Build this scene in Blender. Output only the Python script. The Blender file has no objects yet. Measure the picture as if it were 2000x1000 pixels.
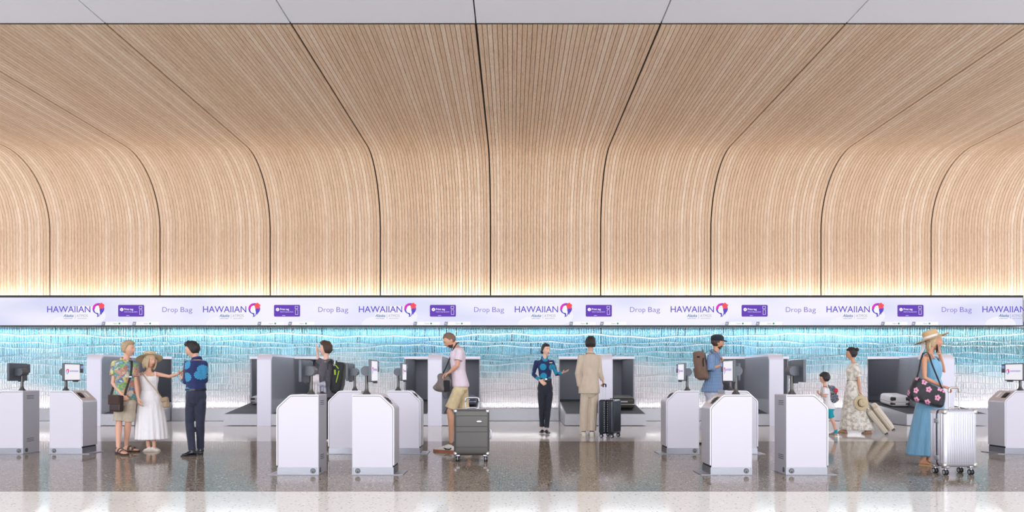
import bpy, math, random
from mathutils import Vector, Matrix, noise as mnoise
PI = math.pi
SC = bpy.context.scene
COL = SC.collection

# ---------------------------------------------------------------- colour helper
def srgb(r, g, b):
    f = lambda c: (c / 255 / 12.92) if c / 255 <= .04045 else ((c / 255 + .055) / 1.055) ** 2.4
    return (f(r), f(g), f(b), 1.0)

# ---------------------------------------------------------------- camera, world, lights, exposure
EYE, FOC, HOR = 1.17, 1400.0, 735.0          # eye height, focal length in px, horizon row
cam_d = bpy.data.cameras.new('camera')
cam = bpy.data.objects.new('camera', cam_d); COL.objects.link(cam)
cam.location = (0, 0, EYE); cam.rotation_euler = (PI / 2, 0, 0)
cam_d.sensor_width = 36.0; cam_d.lens = 36.0 * FOC / 2000.0
cam_d.shift_y = (HOR - 500) / 2000.0
cam_d.clip_end = 200
SC.camera = cam

wd = bpy.data.worlds.new('hall_daylight'); SC.world = wd; wd.use_nodes = True
wn = wd.node_tree; bg = wn.nodes['Background']
tc = wn.nodes.new('ShaderNodeTexCoord'); sep = wn.nodes.new('ShaderNodeSeparateXYZ')
ramp = wn.nodes.new('ShaderNodeValToRGB')
wn.links.new(tc.outputs['Generated'], sep.inputs[0]); wn.links.new(sep.outputs['Z'], ramp.inputs[0])
ramp.color_ramp.elements[0].position = 0.0; ramp.color_ramp.elements[0].color = (0.75, 0.76, 0.85, 1)
ramp.color_ramp.elements[1].position = 0.75; ramp.color_ramp.elements[1].color = (1.0, 1.0, 1.08, 1)
wn.links.new(ramp.outputs[0], bg.inputs['Color']); bg.inputs['Strength'].default_value = 2.0

def area(name, loc, rot, sx, sy, power, color):
    l = bpy.data.lights.new(name, 'AREA'); l.shape = 'RECTANGLE'; l.size = sx; l.size_y = sy
    l.energy = power; l.color = color
    o = bpy.data.objects.new(name, l); COL.objects.link(o); o.location = loc; o.rotation_euler = rot
    return o
WALL_Y, WOOD_Y, SIGN_Y = 18.77, 18.90, 18.55
# hidden LED strip behind the top of the display band, washing the wood
for i in range(6):
    area('cove_light', (-12.5 + 5 * i, 18.74, 3.19), (PI * 0.97, 0, 0), 5.0, 0.05, 27, (1.0, 0.93, 0.82))
# fill lamps added under the display band to brighten the glass
for i in range(6):
    area('glass_fill_light', (-12.5 + 5 * i, 18.60, 2.44), (math.radians(-12), 0, 0), 5.0, 0.06, 40, (0.93, 0.96, 1.0))
# large fill lamp added behind the camera, standing in for hall daylight
area('rear_fill_light', (0, -20, 4.5), (math.radians(94), 0, 0), 52, 9, 5200, (0.96, 0.97, 1.0))
SC.view_settings.view_transform = 'Standard'; SC.view_settings.look = 'None'
SC.view_settings.exposure = 0.0; SC.view_settings.gamma = 1.0; SC.view_settings.use_curve_mapping = False

# ---------------------------------------------------------------- mesh builder
class MB:
    def __init__(s): s.v = []; s.f = []; s.m = []; s.uv = None
    def add(s, vs, fs, mi=0):
        o = len(s.v); s.v += [tuple(x) for x in vs]
        s.f += [tuple(i + o for i in f) for f in fs]; s.m += [mi] * len(fs); return s
    def box(s, x0, x1, y0, y1, z0, z1, mi=0):
        vs = [(x0,y0,z0),(x1,y0,z0),(x1,y1,z0),(x0,y1,z0),(x0,y0,z1),(x1,y0,z1),(x1,y1,z1),(x0,y1,z1)]
        return s.add(vs, [(0,3,2,1),(4,5,6,7),(0,1,5,4),(1,2,6,5),(2,3,7,6),(3,0,4,7)], mi)
    def prism(s, prof, y0, y1, mi=0):
        """closed x-z outline extruded along y"""
        n = len(prof)
        vs = [(x, y0, z) for x, z in prof] + [(x, y1, z) for x, z in prof]
        fs = [tuple(range(n)), tuple(range(2 * n - 1, n - 1, -1))]
        fs += [(i, i + n, (i + 1) % n + n, (i + 1) % n) for i in range(n)]
        return s.add(vs, fs, mi)
    def loft(s, rings, cap=True, mi=0):
        n = len(rings[0]); vs = [p for r in rings for p in r]; fs = []
        for j in range(len(rings) - 1):
            for i in range(n):
                a, b = j * n + i, j * n + (i + 1) % n
                fs.append((a, b, b + n, a + n))
        if cap:
            fs.append(tuple(range(n - 1, -1, -1))); k = (len(rings) - 1) * n
            fs.append(tuple(range(k, k + n)))
        return s.add(vs, fs, mi)
    def tube(s, pts, rad, n=12, mi=0, flat=1.0, side=None, ends=True):
        """tube through points with a radius each; rounded ends; flat<1 squashes across `side`"""
        pts = [Vector(p) for p in pts]
        if not hasattr(rad, '__len__'): rad = [rad] * len(pts)
        rad = list(rad)
        tans = []
        for i in range(len(pts)):
            t = pts[min(i + 1, len(pts) - 1)] - pts[max(i - 1, 0)]
            tans.append(t.normalized() if t.length > 1e-9 else Vector((0, 0, 1)))
        up = Vector(side) if side is not None else (Vector((0, 0, 1)) if abs(tans[0].z) < .9 else Vector((1, 0, 0)))
        P, R, T = [], [], []
        if ends:
            for a in (80, 50, 25):
                a = math.radians(a); P.append(pts[0] - tans[0] * rad[0] * math.sin(a)); R.append(rad[0] * math.cos(a)); T.append(tans[0])
        P += pts; R += rad; T += tans
        if ends:
            for a in (25, 50, 80):
                a = math.radians(a); P.append(pts[-1] + tans[-1] * rad[-1] * math.sin(a)); R.append(rad[-1] * math.cos(a)); T.append(tans[-1])
        rings = []; u = up
        for p, r, t in zip(P, R, T):
            u = (u - t * u.dot(t))
            u = u.normalized() if u.length > 1e-6 else t.orthogonal().normalized()
            w = t.cross(u)
            rings.append([p + u * (r * math.cos(2 * PI * i / n)) + w * (r * flat * math.sin(2 * PI * i / n)) for i in range(n)])
        return s.loft(rings, True, mi)
    def ribbon(s, pts, width, th, side, mi=0):
        pts = [Vector(p) for p in pts]; rings = []
        for i, p in enumerate(pts):
            t = (pts[min(i + 1, len(pts) - 1)] - pts[max(i - 1, 0)]).normalized()
            sd = Vector(side); sd = (sd - t * sd.dot(t)).normalized(); nn = t.cross(sd)
            rings.append([p + sd * width / 2 + nn * th / 2, p - sd * width / 2 + nn * th / 2, p - sd * width / 2 - nn * th / 2, p + sd * width / 2 - nn * th / 2])
        return s.loft(rings, True, mi)
    def cyl(s, a, b, r, r2=None, n=24, mi=0):
        return s.tube([a, b], [r, r if r2 is None else r2], n, mi, ends=False)
    def ball(s, c, rx, ry, rz, n=14, m=10, M=None, mi=0):
        c = Vector(c); rings = []
        for j in range(1, m):
            th = PI * j / m; row = []
            for i in range(n):
                a = 2 * PI * i / n
                p = Vector((rx * math.sin(th) * math.cos(a), ry * math.sin(th) * math.sin(a), -rz * math.cos(th)))
                row.append(c + (M @ p if M is not None else p))
            rings.append(row)
        return s.loft(rings, True, mi)
    def rbox(s, c, size, r, k=4, M=None, mi=0, fn=None):
        """box with rounded edges, optional transform and per-point function"""
        hx, hy, hz = [d / 2 for d in size]; c = Vector(c); h = (hx, hy, hz)
        rr = (r, r, r) if not hasattr(r, '__len__') else r
        def axis(hh, q):
            a = [-hh + q * (1 - math.cos(PI / 2 * i / k)) for i in range(k)] if q > 0 else [-hh]
            mid = [(-1 + 2 * i / 4) * (hh - q) for i in range(5)]
            return a + mid + [-x for x in reversed(a)]
        ax = [axis(h[i], rr[i]) for i in range(3)]
        idx = {}; vs = []; fs = []
        def vert(p):
            key = tuple(round(x, 6) for x in p)
            if key in idx: return idx[key]
            rm = max(rr)
            q = Vector([max(-(h[i] - rm), min(h[i] - rm, p[i])) for i in range(3)])
            d = Vector(p) - q
            if d.length > 1e-9: d = d.normalized() * min(rm, d.length) if d.length > rm else d
            w = q + d
            if fn: w = fn(w)
            if M is not None: w = M @ w
            vs.append(c + w); idx[key] = len(vs) - 1; return idx[key]
        for a in range(3):
            b, d = (a + 1) % 3, (a + 2) % 3
            for sg in (-1, 1):
                for i in range(len(ax[b]) - 1):
                    for j in range(len(ax[d]) - 1):
                        q = []
                        for (ii, jj) in ((i, j), (i + 1, j), (i + 1, j + 1), (i, j + 1)):
                            p = [0, 0, 0]; p[a] = sg * h[a]; p[b] = ax[b][ii]; p[d] = ax[d][jj]; q.append(vert(p))
                        fs.append(tuple(q) if sg > 0 else tuple(reversed(q)))
        return s.add(vs, fs, mi)
    def build(s, name, mat, parent=None, loc=(0, 0, 0), smooth=None, bevel=0):
        me = bpy.data.meshes.new(name); me.from_pydata(s.v, [], s.f)
        for mm in (mat if isinstance(mat, (list, tuple)) else [mat]): me.materials.append(mm)
        if any(s.m): me.polygons.foreach_set('material_index', s.m)
        if smooth is not None:
            me.polygons.foreach_set('use_smooth', [True] * len(s.f)); me.update()
            if smooth < 180: me.set_sharp_from_angle(angle=math.radians(smooth))
        me.update()
        o = bpy.data.objects.new(name, me); COL.objects.link(o); o.parent = parent; o.location = loc
        if bevel:
            b = o.modifiers.new('bevel', 'BEVEL'); b.width = bevel; b.segments = 2; b.limit_method = 'ANGLE'
        return o

def tag(o, label=None, cat=None, group=None, kind=None):
    if label: o['label'] = label
    if cat: o['category'] = cat
    if group: o['group'] = group
    if kind: o['kind'] = kind
    return o
def empty(name, loc, rz=0.0):
    o = bpy.data.objects.new(name, None); COL.objects.link(o); o.location = loc; o.rotation_euler = (0, 0, rz)
    o.empty_display_size = .1
    return o
def at(px, py, Y):
    """photo coordinate and distance -> world point"""
    return Vector(((px - 1000) * Y / FOC, Y, EYE + (HOR - py) * Y / FOC))
def gy(py): return EYE * FOC / (py - HOR)      # distance of a floor point on that photo row

# ---------------------------------------------------------------- materials
def mat(name, c, rough=.5, metal=0.0, **kw):
    m = bpy.data.materials.new(name); m.use_nodes = True
    b = m.node_tree.nodes['Principled BSDF']
    b.inputs['Base Color'].default_value = c; b.inputs['Roughness'].default_value = rough; b.inputs['Metallic'].default_value = metal
    for k, v in kw.items(): b.inputs[k.replace('_', ' ')].default_value = v
    return m
class NT:
    def __init__(s, m): s.t = m.node_tree; s.b = s.t.nodes['Principled BSDF']
    def n(s, typ, **kw):
        nd = s.t.nodes.new('ShaderNode' + typ)
        for k, v in kw.items():
            if k.startswith('i_'):
                key = k[2:]; key = int(key) if key.isdigit() else key.replace('_', ' ')
                nd.inputs[key].default_value = v
            else: setattr(nd, k, v)
        return nd
    def l(s, a, b): s.t.links.new(a, b)
    def coord(s, scale=(1, 1, 1), out='Object', rot=(0, 0, 0)):
        c = s.n('TexCoord'); mp = s.n('Mapping'); mp.inputs['Scale'].default_value = scale; mp.inputs['Rotation'].default_value = rot
        s.l(c.outputs[out], mp.inputs['Vector']); return mp.outputs[0]
    def noise(s, vec, scale, detail=3, rough=.5):
        nd = s.n('TexNoise'); nd.inputs['Scale'].default_value = scale; nd.inputs['Detail'].default_value = detail; nd.inputs['Roughness'].default_value = rough
        if vec is not None: s.l(vec, nd.inputs['Vector'])
        return nd
    def ramp(s, fac, stops, interp='LINEAR'):
        r = s.n('ValToRGB'); r.color_ramp.interpolation = interp; e = r.color_ramp.elements
        e[0].position, e[0].color = stops[0]; e[1].position, e[1].color = stops[-1]
        for p, c in stops[1:-1]:
            x = e.new(p); x.color = c
        s.l(fac, r.inputs[0]); return r.outputs[0]
    def mix(s, fac, a, b, mode='MIX'):
        m = s.n('Mix', data_type='RGBA', blend_type=mode)
        for sock, val in ((m.inputs[0], fac), (m.inputs[6], a), (m.inputs[7], b)):
            if hasattr(val, 'is_linked') or hasattr(val, 'links'): s.l(val, sock)
            else: sock.default_value = val
        return m.outputs[2]
    def math(s, op, a, b=0.0, c=None):
        m = s.n('Math', operation=op)
        for i, val in enumerate((a, b) if c is None else (a, b, c)):
            if hasattr(val, 'links'): s.l(val, m.inputs[i])
            else: m.inputs[i].default_value = val
        return m.outputs[0]
    def bump(s, h, strength=.3, dist=.01):
        b = s.n('Bump'); b.inputs['Strength'].default_value = strength; b.inputs['Distance'].default_value = dist
        s.l(h, b.inputs['Height']); s.l(b.outputs[0], s.b.inputs['Normal'])
def brushed(name, c, rough=.35, sc=(1, 1, 60), metal=1.0):
    m = mat(name, c, rough, metal); t = NT(m)
    nz = t.noise(t.coord(sc), 8, 4)
    t.l(t.ramp(nz.outputs[0], [(.3, tuple(x * .82 for x in c[:3]) + (1,)), (.7, tuple(min(1, x * 1.12) for x in c[:3]) + (1,))]), t.b.inputs['Base Color'])
    t.bump(nz.outputs[0], .08, .002); return m
def fabric(name, c, rough=.85, fold=.5, var=.12, sc=(9, 9, 3)):
    m = mat(name, c, rough); t = NT(m); m.node_tree.nodes['Principled BSDF'].inputs['Sheen Weight'].default_value = .15
    f = t.noise(t.coord(sc), 1.6, 3, .55); w = t.noise(t.coord((260, 260, 260)), 1, 1)
    t.bump(t.math('ADD', f.outputs[0], t.math('MULTIPLY', w.outputs[0], .05)), fold, .06)
    if var:
        v = t.noise(t.coord((3, 3, 2)), 6, 3)
        t.l(t.ramp(v.outputs[0], [(.25, tuple(x * (1 - var) for x in c[:3]) + (1,)), (.75, tuple(min(1, x * (1 + var)) for x in c[:3]) + (1,))]), t.b.inputs['Base Color'])
    return m
def emis(name, c, s=1.0):
    m = mat(name, (0, 0, 0, 1), .6); b = m.node_tree.nodes['Principled BSDF']
    b.inputs['Emission Color'].default_value = c; b.inputs['Emission Strength'].default_value = s; b.inputs['Specular IOR Level'].default_value = .2
    return m
WHITE_FACE = mat('white_laminate', srgb(213, 210, 220), .35)
SATIN = mat('satin_aluminium', srgb(205, 205, 214), .38, .55)
SATIN2 = mat('satin_grey_panel', srgb(190, 190, 198), .42, .4)
STEEL = brushed('brushed_steel', srgb(150, 152, 160), .32)
STEELH = brushed('brushed_steel_horizontal', srgb(172, 172, 177), .42, (1.5, 1.5, 70), .6)
DARKGAP = mat('shadow_gap_black', srgb(22, 22, 26), .7)
BLACKP = mat('black_plastic', srgb(28, 28, 31), .45)
MONGREY = mat('graphite_monitor_plastic', srgb(86, 91, 99), .42, .25)
GRAPH = mat('graphite_metal_stalk', srgb(92, 90, 88), .33, .75)
RECESS = mat('recess_grey_panel', srgb(158, 160, 170), .5)
t = NT(RECESS); nz = t.noise(t.coord((60, 60, 60)), 6, 3); t.bump(nz.outputs[0], .06, .002)
TRIMW = mat('white_portal_trim', srgb(222, 222, 232), .38)
PORTAL = mat('portal_white_satin', srgb(222, 222, 236), .4, .1)
BELT = mat('black_rubber_belt', srgb(46, 46, 49), .6)
t = NT(BELT); sx = t.n('SeparateXYZ'); t.l(t.coord(), sx.inputs[0])
wv = t.math('SINE', t.math('MULTIPLY', sx.outputs['X'], 260.0)); t.bump(wv, .25, .003)
# perforated panel: staggered round holes
PERF = mat('perforated_metal', srgb(150, 152, 160), .4, .5)
t = NT(PERF); sx = t.n('SeparateXYZ'); t.l(t.coord((1, 1, 1)), sx.inputs[0])
def perf_grid(t, offy, offz, pitch=.05):
    fy = t.math('SUBTRACT', t.math('FRACT', t.math('ADD', t.math('DIVIDE', sx.outputs['Y'], pitch), offy)), .5)
    fz = t.math('SUBTRACT', t.math('FRACT', t.math('ADD', t.math('DIVIDE', sx.outputs['Z'], pitch * .62), offz)), .5)
    fz = t.math('MULTIPLY', fz, .62)
    return t.math('SQRT', t.math('ADD', t.math('MULTIPLY', fy, fy), t.math('MULTIPLY', fz, fz)))
dd = t.math('MINIMUM', perf_grid(t, 0, 0), perf_grid(t, .5, .5))
hole = t.math('LESS_THAN', dd, .2)
t.l(t.mix(hole, srgb(186, 188, 198), srgb(80, 82, 92)), t.b.inputs['Base Color'])
# wood
WOOD = mat('pale_oak_slats', srgb(205, 172, 140), .55)
t = NT(WOOD); geo = t.n('NewGeometry'); uvc = t.n('TexCoord'); mp = t.n('Mapping'); mp.inputs['Scale'].default_value = (14, 1.1, 1)
t.l(uvc.outputs['UV'], mp.inputs['Vector'])
cb = t.n('CombineXYZ'); t.l(t.math('MULTIPLY', geo.outputs['Random Per Island'], 37.0), cb.inputs['Z'])
va = t.n('VectorMath', operation='ADD'); t.l(mp.outputs[0], va.inputs[0]); t.l(cb.outputs[0], va.inputs[1])
g1 = t.noise(va.outputs[0], 2.2, 5, .62); g2 = t.noise(va.outputs[0], 9, 3)
base = t.ramp(geo.outputs['Random Per Island'], [(0, srgb(228, 200, 170)), (.45, srgb(236, 209, 181)), (.75, srgb(241, 216, 189)), (1, srgb(250, 232, 210))])
grain = t.ramp(g1.outputs[0], [(.25, srgb(214, 200, 190)), (.45, srgb(248, 246, 243)), (.75, srgb(255, 255, 255))])
fine = t.ramp(g2.outputs[0], [(.3, srgb(230, 222, 214)), (.6, srgb(255, 255, 255))])
t.l(t.mix(1.0, t.mix(1.0, base, grain, 'MULTIPLY'), fine, 'MULTIPLY'), t.b.inputs['Base Color'])
WOODBACK = mat('dark_slat_backing', srgb(112, 80, 56), .8)
WOODSEAM = mat('black_joint', srgb(14, 11, 9), .8)
# plaster ceiling
PLASTER = mat('white_ceiling_plaster', srgb(205, 207, 220), .8)
t = NT(PLASTER); nz = t.noise(t.coord((12, 12, 12)), 10, 4); t.bump(nz.outputs[0], .15, .006)
t.l(t.ramp(nz.outputs[0], [(.2, srgb(240, 244, 254)), (.8, srgb(248, 250, 255))]), t.b.inputs['Base Color'])
# terrazzo floors
def terrazzo(name, base, flecks, rough, dens=.62, ior=1.13):
    m = mat(name, base, rough); t = NT(m); b = t.b
    b.inputs['IOR'].default_value = ior
    co = t.coord((1, 1, 1))
    cur = None
    n0 = t.noise(co, 42, 4, .75)
    cur = t.ramp(n0.outputs[0], [(.32, tuple(x * .58 for x in base[:3]) + (1,)), (.5, base), (.68, tuple(min(1, x * 1.35) for x in base[:3]) + (1,))] if base[0] < .5 else [(.3, tuple(x * .86 for x in base[:3]) + (1,)), (.5, base), (.72, tuple(min(1, x * 1.06) for x in base[:3]) + (1,))])
    for i, (c, sc, th) in enumerate(flecks):
        vo = t.n('TexVoronoi', feature='F1'); vo.inputs['Scale'].default_value = sc
        mp = t.n('Mapping'); mp.inputs['Location'].default_value = (i * 3.7, i * 1.3, 0); t.l(co, mp.inputs[0]); t.l(mp.outputs[0], vo.inputs['Vector'])
        wn = t.n('SeparateColor'); t.l(vo.outputs['Color'], wn.inputs[0])
        msk = t.math('MULTIPLY', t.math('LESS_THAN', vo.outputs['Distance'], th), t.math('GREATER_THAN', wn.outputs[0], dens))
        cur = t.mix(msk, cur, c)
    t.l(cur, b.inputs['Base Color']); return m
DARKFLOOR = terrazzo('dark_terrazzo', srgb(142, 129, 114), [(srgb(196, 180, 158), 34, .30), (srgb(66, 60, 54), 30, .36), (srgb(168, 154, 136), 52, .34), (srgb(70, 64, 60), 60, .34), (srgb(226, 212, 192), 11, .13)], .085, .5, 1.12)
LIGHTFLOOR = terrazzo('light_terrazzo', srgb(236, 231, 222), [(srgb(112, 104, 84), 16, .14), (srgb(160, 150, 130), 26, .22), (srgb(250, 248, 244), 20, .25)], .09, .6, 1.1)
BACKFLOOR = terrazzo('pale_grey_terrazzo', srgb(202, 200, 198), [(srgb(178, 174, 168), 30, .2)], .08, .6, 1.16)

# ---------------------------------------------------------------- building shell
XL, XR = -19.0, 19.0
YA, YB = gy(960), gy(862)
def struct(mb, name, m, **kw):
    o = mb.build(name, m, **kw); o['kind'] = 'structure'; return o
struct(MB().box(XL, XR, -14, YA, -.12, 0), 'floor', LIGHTFLOOR)
struct(MB().box(XL, XR, YA, YB, -.12, 0), 'floor', DARKFLOOR)
struct(MB().box(XL, XR, YB, 21.2, -.12, 0), 'floor', BACKFLOOR)
struct(MB().box(XL, XR, YA - .004, YA + .004, -.01, .0012), 'trim_1', mat('zinc_strip', srgb(120, 118, 112), .4, .6))

# wood slat vault
PITCH_P = 215.2 * WOOD_Y / FOC
X0P = (958 - 1000) * WOOD_Y / FOC
ZC, RV = 6.70, 1.72
YTOP = WOOD_Y * 215.2 / 360.4
prof = [(WOOD_Y, 2.60), (WOOD_Y, 3.25), (WOOD_Y, 4.1), (WOOD_Y, ZC - RV)]
for i in range(1, 17):
    a = PI / 2 * i / 16
    prof.append((WOOD_Y - RV + RV * math.cos(a), ZC - RV + RV * math.sin(a)))
prof += [(15.5, ZC), (13.5, ZC), (YTOP, ZC)]
nrm = []
for i in range(len(prof)):
    a = prof[max(i - 1, 0)]; b = prof[min(i + 1, len(prof) - 1)]
    d = Vector((b[0] - a[0], b[1] - a[1])).normalized(); nrm.append(Vector((-d.y, d.x)) if False else Vector((d.y, -d.x)))
arc = [0]
for i in range(1, len(prof)): arc.append(arc[-1] + math.dist(prof[i], prof[i - 1]))
def slat_panel(x0, x1, nsl, k):
    vs, fs, uv = [], [], []
    gap = .0085; seam = .014
    p = (x1 - x0 - 2 * seam) / nsl; T = .035
    for j in range(nsl):
        a = x0 + seam + j * p + gap / 2; b = a + p - gap
        o = len(vs)
        for i, (py, pz) in enumerate(prof):
            nn = nrm[i]
            for (x, dd) in ((a, T), (a, 0.0), (b, 0.0), (b, T)):
                vs.append((x, py + nn.x * dd, pz + nn.y * dd))
        for i in range(len(prof) - 1):
            q = o + 4 * i
            for e in (0, 1, 2):
                f = (q + e, q + e + 1, q + e + 5, q + e + 4); fs.append(f)
                u = (0, .02, .1, .12)
                uv += [(u[e], arc[i]), (u[e + 1], arc[i]), (u[e + 1], arc[i + 1]), (u[e], arc[i + 1])]
        q = o + 4 * (len(prof) - 1); fs.append((q, q + 1, q + 2, q + 3)); uv += [(0, 0), (0, .03), (.1, .03), (.1, 0)]
    me = bpy.data.meshes.new('slats'); me.from_pydata(vs, [], fs); me.materials.append(WOOD)
    ul = me.uv_layers.new(name='uv'); ul.data.foreach_set('uv', [c for w in uv for c in w]); me.update()
    o = bpy.data.objects.new('wood_slat_panel', me); COL.objects.link(o); o['kind'] = 'structure'
    return o
for k in range(-6, 6): slat_panel(X0P + k * PITCH_P, X0P + (k + 1) * PITCH_P, 36, k)
bk = MB(); T2 = .04
ring = [(y + n.x * T2, z + n.y * T2) for (y, z), n in zip(prof, nrm)]
ring2 = [(y + n.x * .10, z + n.y * .10) for (y, z), n in zip(prof, nrm)]
vs = [(x, y, z) for x in (X0P - 6 * PITCH_P, X0P + 6 * PITCH_P) for (y, z) in ring + ring2[::-1]]
n = len(ring) * 2
bk.add(vs, [tuple(range(n)), tuple(range(2 * n - 1, n - 1, -1))] + [(i, (i + 1) % n, (i + 1) % n + n, i + n) for i in range(n)])
struct(bk, 'wall_back', WOODBACK)
se = MB()
for k in range(-6, 7):
    x = X0P + k * PITCH_P
    r0 = [(y + n.x * .030, z + n.y * .030) for (y, z), n in zip(prof, nrm)]
    r1 = [(y + n.x * .039, z + n.y * .039) for (y, z), n in zip(prof, nrm)]
    pr = r0 + r1[::-1]; n_ = len(pr)
    se.add([(xx, y, z) for xx in (x - .016, x + .016) for (y, z) in pr], [tuple(range(n_)), tuple(range(2 * n_ - 1, n_ - 1, -1))] + [(i, (i + 1) % n_, (i + 1) % n_ + n_, i + n_) for i in range(n_)])
struct(se, 'trim_2', WOODSEAM)
# white ceiling boards in front of the vault, with grooves at the panel joints
YC1 = YTOP - .05
for k in range(-6, 6):
    struct(MB().box(X0P + k * PITCH_P + .011, X0P + (k + 1) * PITCH_P - .011, -1.0, YC1, ZC + .005, ZC + .09), 'ceiling', PLASTER)
struct(MB().box(X0P - 6 * PITCH_P, X0P + 6 * PITCH_P, -1.0, YTOP + .1, ZC + .1, ZC + .16), 'ceiling', mat('grey_void', srgb(96, 97, 98), .8))
struct(MB().box(X0P - 6 * PITCH_P, X0P + 6 * PITCH_P, YC1 + .004, YC1 + .018, ZC + .0, ZC + .1), 'trim_3', WOODSEAM)

# glass block wall with bag drop openings
UNITS = [263, 563, 864, 1165, 1466, 1767]
S_W = FOC / WALL_Y
HALF = .99; ZT = 1.69; ZSK = .323
ucx = [(u - 1000) / S_W for u in UNITS]
GLASS = mat('aqua_cast_glass', srgb(130, 200, 215), .12); GLEDGE = mat('frosted_glass_ledge', srgb(205, 232, 240), .25)
def glass_nodes(m, ledge):
    t = NT(m); geo = t.n('NewGeometry'); sx = t.n('SeparateXYZ'); t.l(t.coord(), sx.inputs[0])
    big = t.noise(t.coord((.22, 1, .8)), 1.0, 3, .5)
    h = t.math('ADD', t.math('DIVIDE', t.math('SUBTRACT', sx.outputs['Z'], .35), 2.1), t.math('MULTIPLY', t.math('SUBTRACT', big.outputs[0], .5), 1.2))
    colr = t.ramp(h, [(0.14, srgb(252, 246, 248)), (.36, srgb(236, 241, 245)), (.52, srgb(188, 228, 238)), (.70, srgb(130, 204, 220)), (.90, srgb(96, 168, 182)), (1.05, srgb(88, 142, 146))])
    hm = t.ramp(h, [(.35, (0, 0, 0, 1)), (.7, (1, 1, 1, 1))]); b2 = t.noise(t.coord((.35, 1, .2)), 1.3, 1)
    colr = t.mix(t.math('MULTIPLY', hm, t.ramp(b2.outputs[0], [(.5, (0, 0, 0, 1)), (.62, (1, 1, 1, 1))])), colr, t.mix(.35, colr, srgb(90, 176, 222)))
    if ledge == 1:
        colr = t.mix(.72, colr, srgb(244, 250, 252))
    else:
        rnd = t.ramp(geo.outputs['Random Per Island'], [(0, srgb(118, 128, 128)), (.10, srgb(176, 192, 194)), (.28, srgb(232, 238, 240)), (.6, srgb(245, 248, 250)), (1, srgb(255, 255, 255))])
        sp = t.noise(t.coord((55, 55, 16)), 1.0, 4, .75)
        colr = t.mix(t.math('MULTIPLY', hm, .45), colr, srgb(176, 226, 242)) if ledge == 2 else t.mix(t.ramp(h, [(.25, (.12, .12, .12, 1)), (.8, (1, 1, 1, 1))]), colr, rnd, 'MULTIPLY')
        colr = t.mix(t.ramp(sp.outputs[0], [(.54, (0, 0, 0, 1)), (.64, (.85, .85, .85, 1))]), colr, srgb(244, 250, 252))  # white sparkles of light painted into the glass colour
        wob = t.noise(t.coord((34, 34, 12)), 1.0, 3, .6)
        t.bump(wob.outputs[0], .6, .02)
    t.l(colr if ledge < 3 else t.mix(1.0, colr, srgb(200, 206, 208), 'MULTIPLY'), t.b.inputs['Base Color'])
    if ledge == 3: return
    t.b.inputs['Coat Weight'].default_value = .3; t.b.inputs['Coat Roughness'].default_value = .05
GSTRIP = mat('bright_cast_glass', srgb(160, 220, 235), .12)
glass_nodes(GLASS, 0); glass_nodes(GLEDGE, 1); glass_nodes(GSTRIP, 2)
GBACK = mat('pale_teal_backing', srgb(166, 188, 194), .6)
glass_nodes(GBACK, 3)
random.seed(5)
edges_x = sorted([c + s * HALF for c in ucx for s in (-1, 1)])
stops = [-14.6] + edges_x + [14.6]
cols = []
for a, b in zip(stops[:-1], stops[1:]):
    n = max(1, round((b - a) / .063)); cols += [(a + (b - a) * i / n, a + (b - a) * (i + 1) / n) for i in range(n)]
def inrec(x): return any(abs(x - c) < HALF for c in ucx)
zb = [2.475]; 
while zb[-1] > ZSK + .06:
    zb.append(zb[-1] - random.choice((.11, .15, .19, .13, .22, .10)))
zb = zb[:-1] + [ZSK]
def wav(x, i):
    if i == 0 or i == len(zb) - 1: return zb[i]
    return zb[i] + .035 * math.sin(x * .9 + i * 1.1) + .022 * math.sin(x * 2.3 + i * 2.7) + .012 * math.sin(x * 6.1 + i)
seg_of = {}
for (a, b) in cols:
    xm = (a + b) / 2; lim = ZT + .005 if inrec(xm) else ZSK
    gl = seg_of.setdefault((inrec(xm), sum(1 for e in edges_x if e < xm)), MB())
    for i in range(len(zb) - 1):
        zt, zl = wav(xm, i), wav(xm, i + 1)
        zl = max(zl, lim)
        if zt - zl < .02: continue
        y = WALL_Y - .02; wd_ = b - a; cut = a + wd_ * random.uniform(.52, .68)
        sk = .005 * math.sin(xm * 1.7 + i * .8) + random.uniform(-.001, .001); zt_ = zt - .002
        for (x0, x1, fwd_, mi_) in ((a + .0012, cut - .0012, 0.0, 0), (cut + .0008, b - .0012, random.uniform(.004, .02), 2)):
            lg = min(.036, (zt_ - zl) * .26); bv = (x1 - x0) * .16
            t0, t1, t2, t3 = [random.uniform(-.010, .010) for _ in range(4)]; bp = random.uniform(.002, .012)
            yy = y - fwd_
            o = [(x0 + sk, WALL_Y, zt_), (x1 + sk, WALL_Y, zt_), (x1 - sk, WALL_Y, zl), (x0 - sk, WALL_Y, zl)]
            f = [(x0 + bv + sk, yy + t0, zt_ - lg), (x1 - bv + sk, yy + t1, zt_ - lg), (x1 - bv - sk, yy + t2, zl + .004), (x0 + bv - sk, yy + t3, zl + .004)]
            mid = [((f[0][0] + f[1][0]) / 2, yy - bp, f[0][2]), ((f[3][0] + f[2][0]) / 2, yy - bp, f[3][2])]
            vsx = o + f + mid
            gl.add(vsx, [(4, 8, 9, 7), (8, 5, 6, 9), (0, 4, 7, 3), (5, 1, 2, 6), (3, 7, 9, 6, 2)], mi_)
            gl.add(vsx, [(0, 1, 5, 8, 4)], 1)
for gl in seg_of.values(): struct(gl, 'wall_back', [GLASS, GLEDGE, GSTRIP])
struct(MB().box(XL, XR, WALL_Y + .001, WALL_Y + .12, ZT + .004, 2.6), 'wall_back', GBACK)
for a, b in zip([XL] + edges_x[1::2], edges_x[0::2] + [XR]): struct(MB().box(a, b, WALL_Y + .001, WALL_Y + .12, 0, ZT), 'wall_back', GBACK)
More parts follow.
